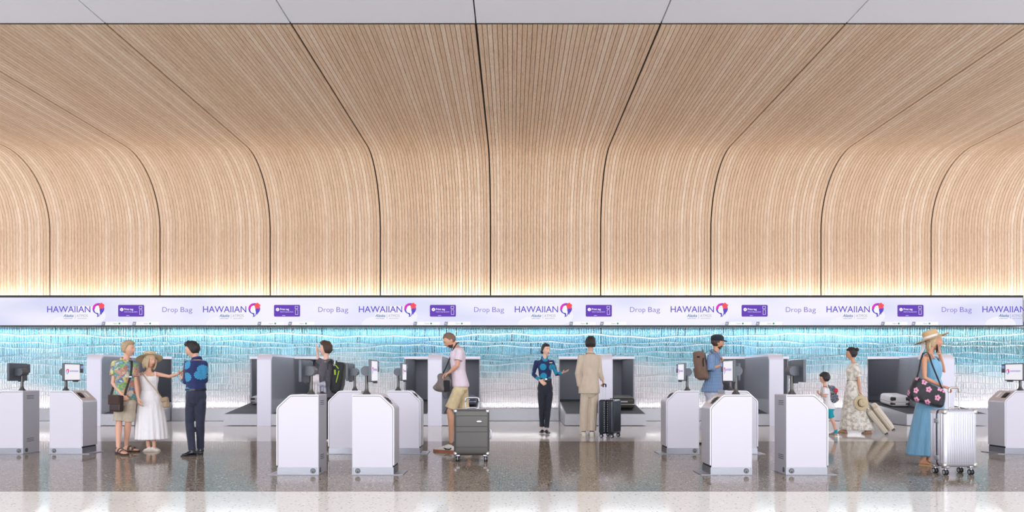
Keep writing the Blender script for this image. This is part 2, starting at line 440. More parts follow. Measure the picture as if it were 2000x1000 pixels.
for q, (a, b) in enumerate(zip([XL] + edges_x[1::2], edges_x[0::2] + [XR])):
    struct(MB().box(a, b, WALL_Y - .035, WALL_Y, .012, ZSK), 'baseboard_back', STEELH)

# fill lamps added above the skirting to brighten the lower glass
for a, b in zip([-14.6] + edges_x[1::2], edges_x[0::2] + [14.6]):
    area('low_glass_fill_light', ((a + b) / 2, WALL_Y - .09, ZSK + .02), (math.radians(180 + 10), 0, 0), b - a - .1, .03, 2.0 * (b - a), (.96, .98, 1.0))
# bag drop units
def lerp(a, b, t): return a + (b - a) * t
YF = FOC / 82.7                       # front of the divider and the conveyors
RD = 2.0                              # depth of the opening behind the wall
def round_prof(pts, rads, n=7):
    out = []
    for i, p in enumerate(pts):
        r = rads[i]
        if r <= 0: out.append(p); continue
        a = Vector(pts[i - 1]) - Vector(p); b = Vector(pts[(i + 1) % len(pts)]) - Vector(p)
        a.normalize(); b.normalize(); ang = a.angle(b); d = r / math.tan(ang / 2)
        p0 = Vector(p) + a * d; p1 = Vector(p) + b * d; c = Vector(p) + (a + b).normalized() * (r / math.sin(ang / 2))
        a0 = math.atan2(p0.y - c.y, p0.x - c.x); a1 = math.atan2(p1.y - c.y, p1.x - c.x)
        da = (a1 - a0 + PI) % (2 * PI) - PI
        out += [(c.x + r * math.cos(a0 + da * k / n), c.y + r * math.sin(a0 + da * k / n)) for k in range(n + 1)]
    return out
ulabels = ['white arched bag drop portal behind the couple in tropical shirt and white dress',
           'white arched bag drop portal behind the person in the charcoal hooded top',
           'white bag drop portal behind the man in the pink t-shirt',
           'white bag drop portal behind the man in the beige suit',
           'white arched bag drop portal behind the man in the navy cap',
           'white arched bag drop portal furthest right, behind the woman in the blue dress']
def bag_drop(cx, label):
    r = empty('bag_drop_unit', (cx, WALL_Y, 0)); tag(r, label, 'bag drop', 'bag drop portals along the glass wall')
    # lining of the opening: side walls, ceiling, back
    m = MB()
    m.box(-HALF, -HALF + .03, 0, RD, 0, ZT - .04); m.box(HALF - .03, HALF, 0, RD, 0, ZT - .04)
    m.box(-HALF + .03, HALF - .03, RD, RD + .03, 0, ZT - .04); m.box(-HALF, HALF, 0.02, RD + .03, ZT - .04, ZT)
    m.build('lining', RECESS, r)
    m = MB(); m.box(-HALF - .004, -.168, -.05, .02, ZT - .065, ZT + .002); m.box(.168, HALF + .004, -.05, .02, ZT - .065, ZT + .002)
    m.build('header_trim', TRIMW, r)
    for s in (-1, 1):
        MB().box(s * .56 - .35, s * .56 + .35, .1, 1.8, ZT - .046, ZT - .041).build('fill_glow_panel', emis('bay_fill_glow', srgb(235, 238, 245), .25), r)  # dim glowing panel added to brighten the bay
        l_ = area('bay_fill_light', (cx + s * .56, WALL_Y + .95, ZT - .05), (0, 0, 0), .7, 1.7, 1.6, (.95, .97, 1.0))  # fill lamp added inside the bay to lift its darkness
    # divider: white band around a perforated panel
    y0 = YF - WALL_Y; zt = 1.695
    out = round_prof([(y0, 0.0), (y0, zt), (RD, zt), (RD, 0)], [0, .16, 0, 0])
    inn = round_prof([(y0 + .05, 0.0), (y0 + .05, zt - .05), (RD, zt - .05), (RD, 0)], [0, .12, 0, 0])
    m = MB()
    vs = [(x, y, z) for x in (-.165, .165) for (y, z) in out] ; n = len(out)
    vi = [(x, y, z) for x in (-.165, .165) for (y, z) in inn]
    fs = []
    for i in range(n - 2):                                  # outer skin (front and top)
        fs.append((i, i + 1, i + 1 + n, i + n))
    o2 = 2 * n
    for side in (0, 1):
        for i in range(n - 2):
            a, b = side * n + i, side * n + i + 1
            fs.append((a, b, b + o2, a + o2))
    for i in range(n - 2): fs.append((o2 + i, o2 + i + n, o2 + i + 1 + n, o2 + i + 1))
    m.add(vs + vi, fs)
    m.build('divider_band', PORTAL, r, smooth=40)
    for s in (-1, 1):
        pm = MB()
        poly = [(y, z) for (y, z) in inn[:-1]] + [(RD, 0.0)]
        # perforated field, plain lower part
        x = s * .15
        pm.prism([(0, 0)], 0, 0) if False else None
        vv = [(x, y, z) for (y, z) in poly] + [(x - s * .02, y, z) for (y, z) in poly]; k = len(poly)
        pm.add(vv, [tuple(range(k)), tuple(range(2 * k - 1, k - 1, -1))] + [(i, (i + 1) % k, (i + 1) % k + k, i + k) for i in range(k)])
        pm.build('side_panel', RECESS, r)
        pf = MB()
        poly = round_prof([(y0 + .09, .62), (y0 + .09, zt - .09), (RD - .02, zt - .09), (RD - .02, .62)], [.03, .09, 0, 0])
        x = s * .152; vv = [(x, y, z) for (y, z) in poly] + [(x - s * .004, y, z) for (y, z) in poly]; k = len(poly)
        pf.add(vv, [tuple(range(k)), tuple(range(2 * k - 1, k - 1, -1))] + [(i, (i + 1) % k, (i + 1) % k + k, i + k) for i in range(k)])
        pf.build('perforated_panel', PERF, r)
    # conveyors
    for s in (-1, 1):
        xa, xb = (s * .168, s * (HALF - .032)) if s > 0 else (-(HALF - .032), -.168)
        zf, zr = .278, .49
        c = MB()
        pr = [(y0, 0.012), (y0, zf), (y0 + .02, zf + .003), (0.0, zr), (RD - .02, zr + .0), (RD - .02, .012)]
        n = len(pr)
        vv = [(x, y, z) for x in (xa, xb) for (y, z) in pr]
        c.add(vv, [tuple(range(n)), tuple(range(2 * n - 1, n - 1, -1))] + [(i, (i + 1) % n, (i + 1) % n + n, i + n) for i in range(n)])
        cv = c.build('conveyor', STEELH, r)
        b = MB(); w = .03
        pr = [(y0 + .03, zf + .004), (0.0, zr + .004), (RD - .03, zr + .004), (RD - .03, zr + .010), (-.005, zr + .010), (y0 + .03, zf + .010)]
        vv = [(x, y, z) for x in (xa + w, xb - w) for (y, z) in pr]
        b.add(vv, [tuple(range(n)), tuple(range(2 * n - 1, n - 1, -1))] + [(i, (i + 1) % n, (i + 1) % n + n, i + n) for i in range(n)])
        b.build('belt', BELT, cv)
    return r
for cx, lb in zip(ucx, ulabels): bag_drop(cx, lb)

# ---------------------------------------------------------------- text helper
def text(body, w, h, loc, m, parent, rz=0.0, name='lettering', ext=.0006, shear=0.0, offs=0.0, align='LEFT'):
    cu = bpy.data.curves.new(name, 'FONT'); cu.body = body; cu.size = 1.0; cu.extrude = 0.0; cu.shear = shear; cu.offset = offs; cu.resolution_u = 3
    cu.materials.append(m)
    o = bpy.data.objects.new(name, cu); COL.objects.link(o)
    bpy.context.view_layer.update()
    bb = [Vector(c) for c in o.bound_box]; x0 = min(b.x for b in bb); x1 = max(b.x for b in bb); y0 = min(b.y for b in bb); y1 = max(b.y for b in bb)
    sx, sy = w / (x1 - x0), h / (y1 - y0)
    me = bpy.data.meshes.new_from_object(o); bpy.data.objects.remove(o)
    for v in me.vertices: v.co = Vector(((v.co.x - x0) * sx, (v.co.y - y0) * sy, 0))
    # real thickness
    o = bpy.data.objects.new(name, me); COL.objects.link(o); o.parent = parent
    sd = o.modifiers.new('thickness', 'SOLIDIFY'); sd.thickness = ext; sd.offset = 1
    o.rotation_euler = (PI / 2, 0, rz); o.location = loc
    if rz == 0 and align == 'CENTER': o.location.x -= w / 2
    if rz != 0 and align == 'CENTER': o.location.y -= w / 2 * (1 if rz > 0 else -1)
    return o

# logo: head in profile with a flower, drawn as layered flat shapes; u,v in 0..1
LOGO_P = emis('screen_purple', srgb(92, 78, 205), 1.0); LOGO_M = emis('screen_magenta', srgb(226, 48, 196), 1.0)
LOGO_W = emis('screen_white', srgb(250, 250, 255), 1.0); LOGO_R = emis('screen_red', srgb(252, 84, 92), 1.0)
def logo(parent, loc, size, rz=0.0):
    """size = height; built in the text plane (x right, y up) then turned like the text"""
    m = MB(); H = size; W = size * .84
    def lay(pts, z, mi):
        k = len(pts); m.add([(u * W, v * H, z) for u, v in pts] + [(u * W, v * H, z - .0006) for u, v in pts],
            [tuple(range(k)), tuple(range(2 * k - 1, k - 1, -1))] + [(i, (i + 1) % k, (i + 1) % k + k, i + k) for i in range(k)], mi)
    hair = [(.5 + .5 * math.cos(math.radians(a)), .6 + .4 * math.sin(math.radians(a))) for a in range(-60, 236, 12)]
    hair = hair + [(.26, .26), (.38, .22), (.42, .10), (.36, 0), (.56, .06), (.66, .16), (.72, .24), (.78, .17), (.82, .3)]
    lay(hair, .0006, 0)
    lay([(.5 + .5 * math.cos(math.radians(a)), .6 + .4 * math.sin(math.radians(a))) for a in range(85, 190, 10)] + [(.16, .55), (.22, .70), (.32, .82), (.42, .9)], .0012, 1)
    lay([(.34, .80), (.46, .84), (.56, .80), (.60, .66), (.60, .50), (.64, .34), (.60, .16), (.52, .08), (.52, .22), (.46, .30), (.30, .32), (.22, .36), (.20, .42), (.18, .46), (.14, .50), (.20, .58), (.22, .68), (.28, .76)], .0018, 2)
    for a in range(5):
        aa = math.radians(90 + 72 * a); cx, cy = .76 + .14 * math.cos(aa), .80 + .12 * math.sin(aa)
        lay([(cx + .125 * math.cos(q * PI / 5), cy + .105 * math.sin(q * PI / 5)) for q in range(10)], .0024 + a * .0002, 3)
    o = m.build('logo', [LOGO_P, LOGO_M, LOGO_W, LOGO_R], parent); o.rotation_euler = (PI / 2, 0, rz); o.location = loc
    return o

# ---------------------------------------------------------------- display band
S_S = FOC / SIGN_Y
def sx_(px): return (px - 1000) / S_S
def sz_(py): return EYE + (HOR - py) / S_S
sg = empty('display_board', (0, SIGN_Y, 2.45)); tag(sg, 'long lavender airline display band running above the aqua glass wall', 'display board')
SB = .22
XS1, XS0 = sx_(1999), sx_(-60)
z0, z1 = sz_(637) - 2.45, sz_(576.6) - 2.45
MB().box(XS0, XS1, 0, SB * .62, z0, z1).build('frame', mat('charcoal_frame', srgb(40, 42, 46), .5, .2), sg)
SCR = mat('lavender_screen', (0, 0, 0, 1), .35); t = NT(SCR)
c_ = t.coord((.5, 1, 1.4)); nz = t.noise(c_, .8, 1)
r_ = t.ramp(nz.outputs[0], [(.35, srgb(214, 216, 244)), (.5, srgb(232, 230, 250)), (.65, srgb(240, 236, 252))])
t.l(r_, t.b.inputs['Emission Color']); t.b.inputs['Emission Strength'].default_value = .97
sc0 = MB().box(XS0 + .02, XS1 - .02, -.006, .0, sz_(635.3) - 2.45, sz_(581.2) - 2.45).build('screen', SCR, sg)
TXT_P = emis('screen_text_violet', srgb(92, 74, 200)); TXT_T = emis('screen_text_thin', srgb(128, 104, 205)); TXT_B = emis('screen_text_blue', srgb(52, 104, 165)); TXT_G = emis('screen_text_grey', srgb(140, 148, 172))
CARD = emis('screen_card_purple', srgb(104, 66, 184)); PETAL = emis('screen_pale_petal', srgb(244, 242, 253)); TABG = emis('screen_tab_slate', srgb(142, 146, 166)); TABW = emis('screen_tab_white', srgb(252, 251, 255)); GREEN = emis('screen_green', srgb(36, 158, 110))
def flat(pts, name, m, parent, y, th=.0008, mats=None):
    """x-z outline as a thin plate on the screen (faces -y)"""
    mb = MB().prism(pts, y, y + th); return mb.build(name, m, parent)
def rrect(x0, x1, z0_, z1_, r): return round_prof([(x0, z0_), (x1, z0_), (x1, z1_), (x0, z1_)], [r] * 4, 4)
def disc(x, z, r, n=18): return [(x + r * math.cos(2 * PI * i / n), z + r * math.sin(2 * PI * i / n)) for i in range(n)]
L = lambda px: sx_(px)
Z = lambda py: sz_(py) - 2.45
for k in range(7):
    d = 304.3 * k
    # pale petals behind the lettering
    for (cx, cy, rx, ry, aa) in ((165, 617, 42, 20, .5), (128, 634, 30, 16, .2)):
        pts = []
        for q in range(26):
            th = 2 * PI * q / 26; x_ = cx + d + rx * math.cos(th); y_ = cy - ry * math.sin(th)
            y_ = min(635.2, max(581.2, y_)); pts.append((min(L(x_), XS1 - .03), Z(y_)))
        if L(cx + d + rx) < XS1: flat(pts, 'petal_graphic', PETAL, sg, -.0072 - .001 * (cx < 150), .0008)
    text('HAWAIIAN', 84.5 / S_S, 12.2 / S_S, (L(92.5 + d), -.0092, Z(610.2)), TXT_P, sg, name='airline_name', offs=.004)
    text('ATMOS', 22 / S_S, 5 / S_S, (L(150 + d), -.0092, Z(619.2)), TXT_G, sg, name='programme_name', offs=-.008)
    text('REWARDS', 18 / S_S, 1.7 / S_S, (L(152 + d), -.0092, Z(622.7)), TXT_G, sg, name='small_lettering')
    text('Alaska', 20 / S_S, 5.6 / S_S, (L(124 + d), -.0092, Z(619.2)), TXT_B, sg, name='partner_name', shear=.35, offs=.012)
    text('AIRLINES', 17 / S_S, 1.7 / S_S, (L(125 + d), -.0092, Z(622.7)), TXT_B, sg, name='small_lettering')
    flat([(L(147 + d), Z(622.8)), (L(147.5 + d), Z(622.8)), (L(147.5 + d), Z(613)), (L(147 + d), Z(613))], 'divider_line', TXT_G, sg, -.0085)
    if k == 6: continue
    logo(sg, (L(181 + d), -.0085, Z(619.5)), 27.5 / S_S)
    text('Drop', 30 / S_S, 12.6 / S_S, (L(317.5 + d), -.0092, Z(612.6)), TXT_T, sg, name='drop_lettering', offs=-.006)
    text('Bag', 23 / S_S, 12.9 / S_S, (L(353 + d), -.0092, Z(612.8)), TXT_T, sg, name='bag_lettering', offs=-.006)
    cd = flat(rrect(L(231 + d), L(282 + d), Z(618.5), Z(595.5), .03), 'instruction_card', CARD, sg, -.0078)
    flat(disc(L(238 + d), Z(604.6), 3.3 / S_S), 'step_number_disc', TABW, cd, -.009)
    text('1', .7 / S_S, 3.6 / S_S, (L(237.7 + d), -.0094, Z(606.4)), CARD, cd, name='step_number')
    text('Print tag', 17.5 / S_S, 5.2 / S_S, (L(243 + d), -.0088, Z(607.2)), TABW, cd, name='card_heading', offs=.01)
    text('Head to bag tag station', 26 / S_S, 2.0 / S_S, (L(243 + d), -.0088, Z(610.4)), TABW, cd, name='card_text', offs=.01)
    for (a, b, c, e) in ((272, 278, 603, 598), (272.6, 278, 614.6, 604.8)):
        x0_, x1_, z0_, z1_ = L(a + d), L(b + d), Z(c), Z(e); w_ = .55 / S_S
        mb = MB()
        for q in ((x0_, x1_, z0_, z0_ + w_), (x0_, x1_, z1_ - w_, z1_), (x0_, x0_ + w_, z0_, z1_), (x1_ - w_, x1_, z0_, z1_)):
            mb.box(q[0], q[1], -.009, -.0078, q[2], q[3])
        mb.build('kiosk_icon', TABW, cd)
    flat([(L(247 + d), Z(616.6)), (L(253 + d), Z(616.6)), (L(253 + d), Z(616)), (L(247 + d), Z(616))], 'progress_bar', TABW, cd, -.0088)
    for q, xx in enumerate((198.5, 258.5)):
        tb = flat(rrect(L(xx + 6 + d), L(xx + 52 + d), Z(635.2), Z(628.6), .012), 'counter_tab', TABW, sg, -.0078)
        flat([(L(xx + d), Z(635.2)), (L(xx + 6.8 + d), Z(635.2)), (L(xx + 8 + d), Z(628.6)), (L(xx + 1.6 + d), Z(628.6))], 'number_block', TABG, tb, -.0084)
        text('%d' % (27 + 2 * k + q), 3.6 / S_S, 2.8 / S_S, (L(xx + 1.8 + d), -.0092, Z(633.6)), TABW, tb, name='counter_number', offs=.01)
        text('Open', 8.6 / S_S, 3.2 / S_S, (L(xx + 22.5 + d), -.0086, Z(633.8)), TXT_G, tb, name='open_lettering')
        flat(disc(L(xx + 35 + d), Z(631.9), 1.75 / S_S), 'green_tick_disc', GREEN, tb, -.0086)

# ---------------------------------------------------------------- kiosks
KW, KD, KH = .497, .37, .953
KSCR = emis('kiosk_screen_white', srgb(246, 242, 250), .95); KBLUE = emis('reader_blue_screen', srgb(150, 170, 225), .8)
PAPER = mat('slot_white', srgb(240, 240, 246), .4)
def kprof(ins, zb_, back=0.0):
    return round_prof([(back, zb_), (KW - ins, zb_), (KW - ins, .80 - ins * .4), (.335 - ins * .4, KH - ins), (back, KH - ins)], [0, 0, .07, .07, .008])
def kiosk(px_back, row_y, op, label, front_row, screen_logo=True, locks=True):
    """op=+1: the operator side (slope, monitor face) looks towards +x. px_back: photo column of the other edge"""
    Y = gy(row_y); xb = (px_back - 1000) * Y / FOC
    r = empty('check_in_kiosk', (xb + op * KW / 2, Y + KD / 2, 0)); tag(r, label, 'kiosk', 'self service check-in kiosks')
    def fin(mb, name, m, parent=r, smooth=None, bevel=0):
        mb.v = [(op * (x - KW / 2), y - KD / 2, z) for x, y, z in mb.v]
        if op < 0: mb.f = [tuple(reversed(f)) for f in mb.f]
        return mb.build(name, m, parent, smooth=smooth, bevel=bevel)
    # shell band: top, slope and operator side
    out = kprof(0, .115); inn = kprof(.013, .115)
    i0 = 1; o_ = out[1:]; n_ = inn[1:]
    if len(o_) == len(n_):
        m = MB(); k = len(o_)
        vs = [(x, y, z) for y in (-.004, KD + .004) for (x, z) in o_] + [(x, y, z) for y in (-.004, KD + .004) for (x, z) in n_]
        fs = []
        for i in range(k - 1):
            fs += [(i, i + k, i + 1 + k, i + 1), (2 * k + i, 2 * k + i + 1, 3 * k + i + 1, 3 * k + i), (i, i + 1, 2 * k + i + 1, 2 * k + i), (k + i, 3 * k + i, 3 * k + i + 1, k + i + 1)]
        fs += [(0, 2 * k, 3 * k, k), (k - 1, 2 * k - 1, 4 * k - 1, 3 * k - 1)]
        m.add(vs, fs); fin(m, 'shell', SATIN, smooth=35)
    fin(MB().prism(kprof(.013, .09, .006), .008, KD - .008), 'core', DARKGAP)
    for (a, b) in ((-.002, .008), (KD - .008, KD + .002)):
        fin(MB().prism(kprof(.0185, .092, .008), a, b), 'face_panel', WHITE_FACE, smooth=35)
    # back side panel with vents
    vp = fin(MB().box(-.001, .008, -.002, KD + .002, .0095, KH - .012), 'vent_panel', SATIN2)
    m = MB()
    for zc in (.855, .205):
        for q in range(3):
            z_ = zc + (q - 1) * .022; y_ = .22 * KD
            m.box(-.003, .002, y_, y_ + .16, z_ - .003, z_ + .003)
    fin(m, 'vent_slots', DARKGAP, vp)
    # plinth, base plate, locks
    pl = fin(MB().box(.009, KW - .008, .002, KD - .002, .009, .091), 'plinth', STEEL)
    fin(MB().box(-.006, KW + .105, -.012, KD + .012, 0.0, .009), 'base_plate', mat('base_plate_steel', srgb(160, 163, 172), .4, .7), bevel=.002)
    if locks:
        for (a, b) in (((.065, .003, .05), (.065, -.003, .05)),) + ((((.000, .075, .055), (-.005, .075, .055)),)):
            lk = fin(MB().cyl(a, b, .031, n=28), 'lock', mat('lock_dark_ring', srgb(88, 88, 92), .45, .5))
            a2 = Vector(b); dv = (Vector(b) - Vector(a)).normalized()
            fin(MB().cyl(a2, a2 + dv * .002, .024, n=24), 'lock_face', mat('lock_grey', srgb(112, 112, 116), .4, .6), lk)
            fin(MB().cyl(a2 + dv * .001 - Vector((0, 0, .012)), a2 + dv * .003 - Vector((0, 0, .012)), .009, n=12), 'keyhole', BLACKP, lk)
    # slope furniture: scanner and receipt slot (slope from (.335,KH) to (KW,.80))
    A, B = Vector((.335, 0, KH)), Vector((KW, 0, .80)); d = (B - A).normalized(); nn = Vector((-d.z, 0, d.x)); nn = nn if nn.z > 0 else -nn
    def slope_box(u0, u1, y0_, y1_, h0, h1):
        m = MB(); p = []
        for h_ in (h0, h1):
            for (u, y_) in ((u0, y0_), (u1, y0_), (u1, y1_), (u0, y1_)):
                q = A + d * u + nn * h_; p.append((q.x, y_, q.z))
        return m.add(p, [(0, 3, 2, 1), (4, 5, 6, 7), (0, 1, 5, 4), (1, 2, 6, 5), (2, 3, 7, 6), (3, 0, 4, 7)])
    fin(slope_box(.045, .16, .05, .15, -.002, .004), 'scanner_bezel', BLACKP, bevel=.002)
    fin(slope_box(.07, .13, .065, .135, .003, .016), 'scanner', BLACKP, bevel=.004)
    fin(slope_box(.035, .165, .20, .31, -.002, .003), 'slot_frame', SATIN, bevel=.001)
    fin(slope_box(.05, .15, .235, .275, .002, .005), 'receipt_slot', PAPER)
    # stalk and monitor
    sx0, ym = .135, KD / 2 - .01
    m = MB().tube([(sx0, ym, KH - .003), (sx0, ym, KH + .012), (sx0, ym, KH + .035), (sx0, ym, KH + .07), (sx0, ym, 1.22)], [.052, .046, .028, .020, .019], 20, ends=False)
    st = fin(m, 'stalk', GRAPH, smooth=50)
    m = MB().cyl((sx0, ym - .075, 1.235), (sx0, ym + .075, 1.235), .058, n=32)
    m.box(sx0, .195, ym - .073, ym + .073, 1.178, 1.292)
    fin(m, 'swivel_head', MONGREY, smooth=35)
    mn = fin(MB().rbox((.212, KD / 2, 1.235), (.034, .41, .268), .006, 2), 'monitor', MONGREY, smooth=40)
    fin(MB().box(.2292, .2306, KD / 2 - .19, KD / 2 + .19, 1.117, 1.353), 'screen', KSCR, mn)
    rd = fin(MB().rbox((.215, KD / 2 + .225, 1.292), (.045, .09, .135), .008, 2), 'card_reader', MONGREY, mn, smooth=40)
    fin(MB().box(.2376, .2388, KD / 2 + .195, KD / 2 + .255, 1.29, 1.335), 'reader_screen', KBLUE, mn)
    fin(MB().box(.20, .238, KD / 2 + .05, KD / 2 + .14, 1.085, 1.103), 'barcode_scanner', BLACKP, mn)
    if screen_logo:
        xx = op * (.2310 - KW / 2); rz = PI / 2 * op
        g = mn
        text('HAWAIIAN', .22, .03, (xx, op * (-.075), 1.235), TXT_P, g, rz=rz, name='screen_lettering')
        logo(g, (xx, op * (-.165), 1.195), .085, rz=rz)
    return r
KI = [
 (45, 887, -1, 'white check-in kiosk cut by the left edge, monitor turned away', 0),
 (97, 887, 1, 'white check-in kiosk with lit airline screen left of the man in tropical shirt', 0),
 (622, 928, -1, 'white front-row kiosk with vented side, in front of the person in charcoal hooded top', 1),
 (688, 928, 1, 'white front-row kiosk with pale screen, overlapping two kiosks behind it', 1),
 (705.5, 887, -1, 'white second-row kiosk, back of its monitor showing beside the black backpack', 0),
 (756.6, 887, 1, 'white second-row kiosk just left of the man in the pink t-shirt', 0),
 (1365.3, 887, -1, 'white second-row kiosk, leftmost of the three by the man in the navy cap', 0),
 (1468.5, 928, -1, 'white front-row kiosk with lit screen, standing before the man in navy cap', 1),
 (1416, 887, 1, 'white check-in kiosk mostly hidden behind the front one by the man in the navy cap', 0),
 (1535.5, 928, 1, 'white front-row kiosk with vented side, just left of the boy', 1),
 (2026.5, 887, -1, 'white check-in kiosk with a lit airline screen cut by the right edge', 0)]
for a in KI: kiosk(*a)

# ================================================================ people
def skin_mat(name, c):
    m = mat(name, c, .5); b = m.node_tree.nodes['Principled BSDF']
    b.inputs['Subsurface Weight'].default_value = .08; b.inputs['Subsurface Radius'].default_value = (.02, .008, .004); b.inputs['Subsurface Scale'].default_value = .5
    return m
SK_FAIR = skin_mat('fair_skin', srgb(222, 172, 146)); SK_TAN = skin_mat('tanned_skin', srgb(205, 150, 118)); SK_LIGHT = skin_mat('light_skin', srgb(232, 190, 166)); SK_MID = skin_mat('warm_skin', srgb(212, 160, 130))
EYEW = mat('eye_white', srgb(236, 232, 228), .25); IRIS = mat('dark_iris', srgb(40, 28, 22), .2)
LIPM = mat('lip_pink', srgb(196, 116, 108), .5); LIPR = mat('lip_natural', srgb(196, 134, 116), .5)
def hair_mat(name, c, c2):
    m = mat(name, c, .42); t = NT(m)
    n = t.noise(t.coord((60, 60, 10)), 3, 4, .6); t.bump(n.outputs[0], .8, .012)
    t.l(t.ramp(n.outputs[0], [(.3, c), (.7, c2)]), t.b.inputs['Base Color']); return m
HAIR_BLACK = hair_mat('black_hair', srgb(20, 17, 17), srgb(44, 38, 36)); HAIR_BROWN = hair_mat('dark_brown_hair', srgb(48, 32, 26), srgb(86, 60, 48))
HAIR_BLOND = hair_mat('blond_hair', srgb(150, 122, 88), srgb(206, 184, 146)); HAIR_LBLOND = hair_mat('light_blonde_hair', srgb(186, 160, 122), srgb(228, 208, 172))
HAIR_BUZZ = hair_mat('short_brown_stubble', srgb(104, 78, 64), srgb(140, 108, 90)); BEARD = hair_mat('dark_beard', srgb(60, 42, 34), srgb(88, 64, 52))

class Person:
    def __init__(s, label, cat, ref_px, Y0, phi, k=1.0, g=.90):
        s.g = g
        s.Y0 = Y0; s.X0 = (ref_px - 1000) * Y0 / FOC; s.k = k
        s.root = empty('person', (s.X0, Y0, 0)); tag(s.root, label, cat)
        v = Vector((s.X0, Y0, 0)).normalized(); s.c = -v; s.r = Vector((v.y, -v.x, 0))
        s.f = s.dir(phi); s.w = s.f.cross(Vector((0, 0, 1)))          # facing, and the figure's right-hand side
    def dir(s, phi):
        a = math.radians(phi); return (s.c * math.cos(a) + s.r * math.sin(a)).normalized()
    def P(s, px, py, d=0.0):
        Y = s.Y0 + d
        return Vector(((px - 1000) * Y / FOC - s.X0, d, EYE + (HOR - py) * Y / FOC))
    def G(s, px, py):
        Y = gy(py); return Vector(((px - 1000) * Y / FOC - s.X0, Y - s.Y0, 0))
    def rings(s, secs, n=24, e=2.3, fn=None, w=None, f=None):
        """secs: (centre, half width, half depth)"""
        w = w or s.w; f = f or s.f; out = []
        for j, (c, a, b) in enumerate(secs):
            row = []
            for i in range(n):
                th = 2 * PI * i / n; ct, st = math.cos(th), math.sin(th)
                x = a * math.copysign(abs(ct) ** (2 / e), ct); y = b * math.copysign(abs(st) ** (2 / e), st)
                q = fn(th, j / (len(secs) - 1)) if fn else 1.0
                row.append(Vector(c) + w * (x * q) + f * (y * q))
            out.append(row)
        return out
TORSO_M = [(-.17, .10, .085, 0), (-.10, .155, .108, -.01), (.05, .166, .118, -.015), (.22, .152, .106, -.005), (.40, .143, .100, .005), (.58, .158, .110, .008), (.76, .176, .120, .006), (.88, .172, .104, -.004), (.95, .130, .082, -.012), (1.02, .066, .060, -.012)]
TORSO_F = [(-.17, .10, .085, 0), (-.10, .155, .108, -.01), (.05, .168, .118, -.015), (.22, .142, .100, -.003), (.40, .116, .084, .004), (.58, .130, .098, .010), (.74, .146, .122, .022), (.86, .150, .098, .004), (.94, .112, .072, -.008), (1.02, .052, .052, -.010)]
def torso(P, pel, nek, table, grow=0.0, t0=-1, t1=2, wide=1.0, k=None, extra=None):
    k = (k or P.k) * P.g; out = []
    for (t_, a, b, o) in table:
        if t_ < t0 or t_ > t1: continue
        g = extra(t_) if extra else 0
        out.append((pel.lerp(nek, t_) + P.f * (o * k), (a * k) * wide + grow + g, b * k + grow + g))
    return out
def remesh(o, vox=.006, it=3, smooth=.6):
    r = o.modifiers.new('union', 'REMESH'); r.mode = 'VOXEL'; r.voxel_size = vox; r.use_smooth_shade = True
    q = o.modifiers.new('soften', 'SMOOTH'); q.factor = smooth; q.iterations = it
    return o
def frame_head(P, phi, pitch=0.0, roll=0.0):
    f = P.dir(phi); u = Vector((0, 0, 1)); a = math.radians(pitch)
    F = f * math.cos(a) - u * math.sin(a); U = u * math.cos(a) + f * math.sin(a); S = F.cross(U)
    rr = math.radians(roll); U2 = U * math.cos(rr) + S * math.sin(rr); S2 = F.cross(U2)
    return Matrix((S2, F, U2)).transposed()            # columns: side, forward, up
def head_point(sx, fy, uz, H, child=False, fem=False):
    """unit direction -> point on the head surface; H = chin to crown"""
    k = H / .235; w = .077 * (.96 if fem else 1.0) * (1.06 if child else 1)
    x, y, z = sx * w, fy * .097, uz * .1175
    if z < 0:
        t = min(1, -z / .1175)
        x *= 1 - (.42 if fem else .34) * t ** 1.5
        if y < 0: y *= 1 - .62 * t ** 1.2
        else: y *= 1 - .10 * t + (.10 if not child else .02) * t * t * (1 if fy > .25 else fy * 4)
    if z < 0 and y < 0: z *= 1 - .22 * (-fy)
    if fy > 0:
        g = lambda x0, z0, sx_, sz__: math.exp(-((x - x0) / sx_) ** 2 - ((z - z0) / sz__) ** 2)
        n = (.021 if not child else .012) * (.86 if fem else 1)
        y += n * g(0, -.030, .0105, .013) + n * .55 * g(0, -.010, .009, .020)
        y -= .010 * (g(.031, .002, .016, .012) + g(-.031, .002, .016, .012))
        y += (.006 if not fem else .002) * (g(.030, .022, .022, .010) + g(-.030, .022, .022, .010))
        y += .0055 * g(0, -.060, .020, .008) - .004 * g(0, -.049, .02, .004) - .004 * g(0, -.075, .022, .007)
        y += .007 * g(0, -.098, .02, .014)
        y -= .006 * max(0, -.02 - z) / .1 * (1 if fy > .5 else 0)
    return Vector((x, y, z)) * k
def head_grid(H, n=44, m=34, off=None, **kw):
    rings = []
    for j in range(1, m):
        th = PI * j / m; row = []
        for i in range(n):
            a = 2 * PI * i / n
            d = Vector((math.sin(th) * math.cos(a), math.sin(th) * math.sin(a), -math.cos(th)))
            p = head_point(d.x, d.y, d.z, H, **kw)
            if off: p = p + d * off(d, p / (H / .235)) * (H / .235)
            row.append(p)
        rings.append(row)
    return rings
def sstep(a, b, x):
    t = max(0, min(1, (x - a) / (b - a))); return t * t * (3 - 2 * t)
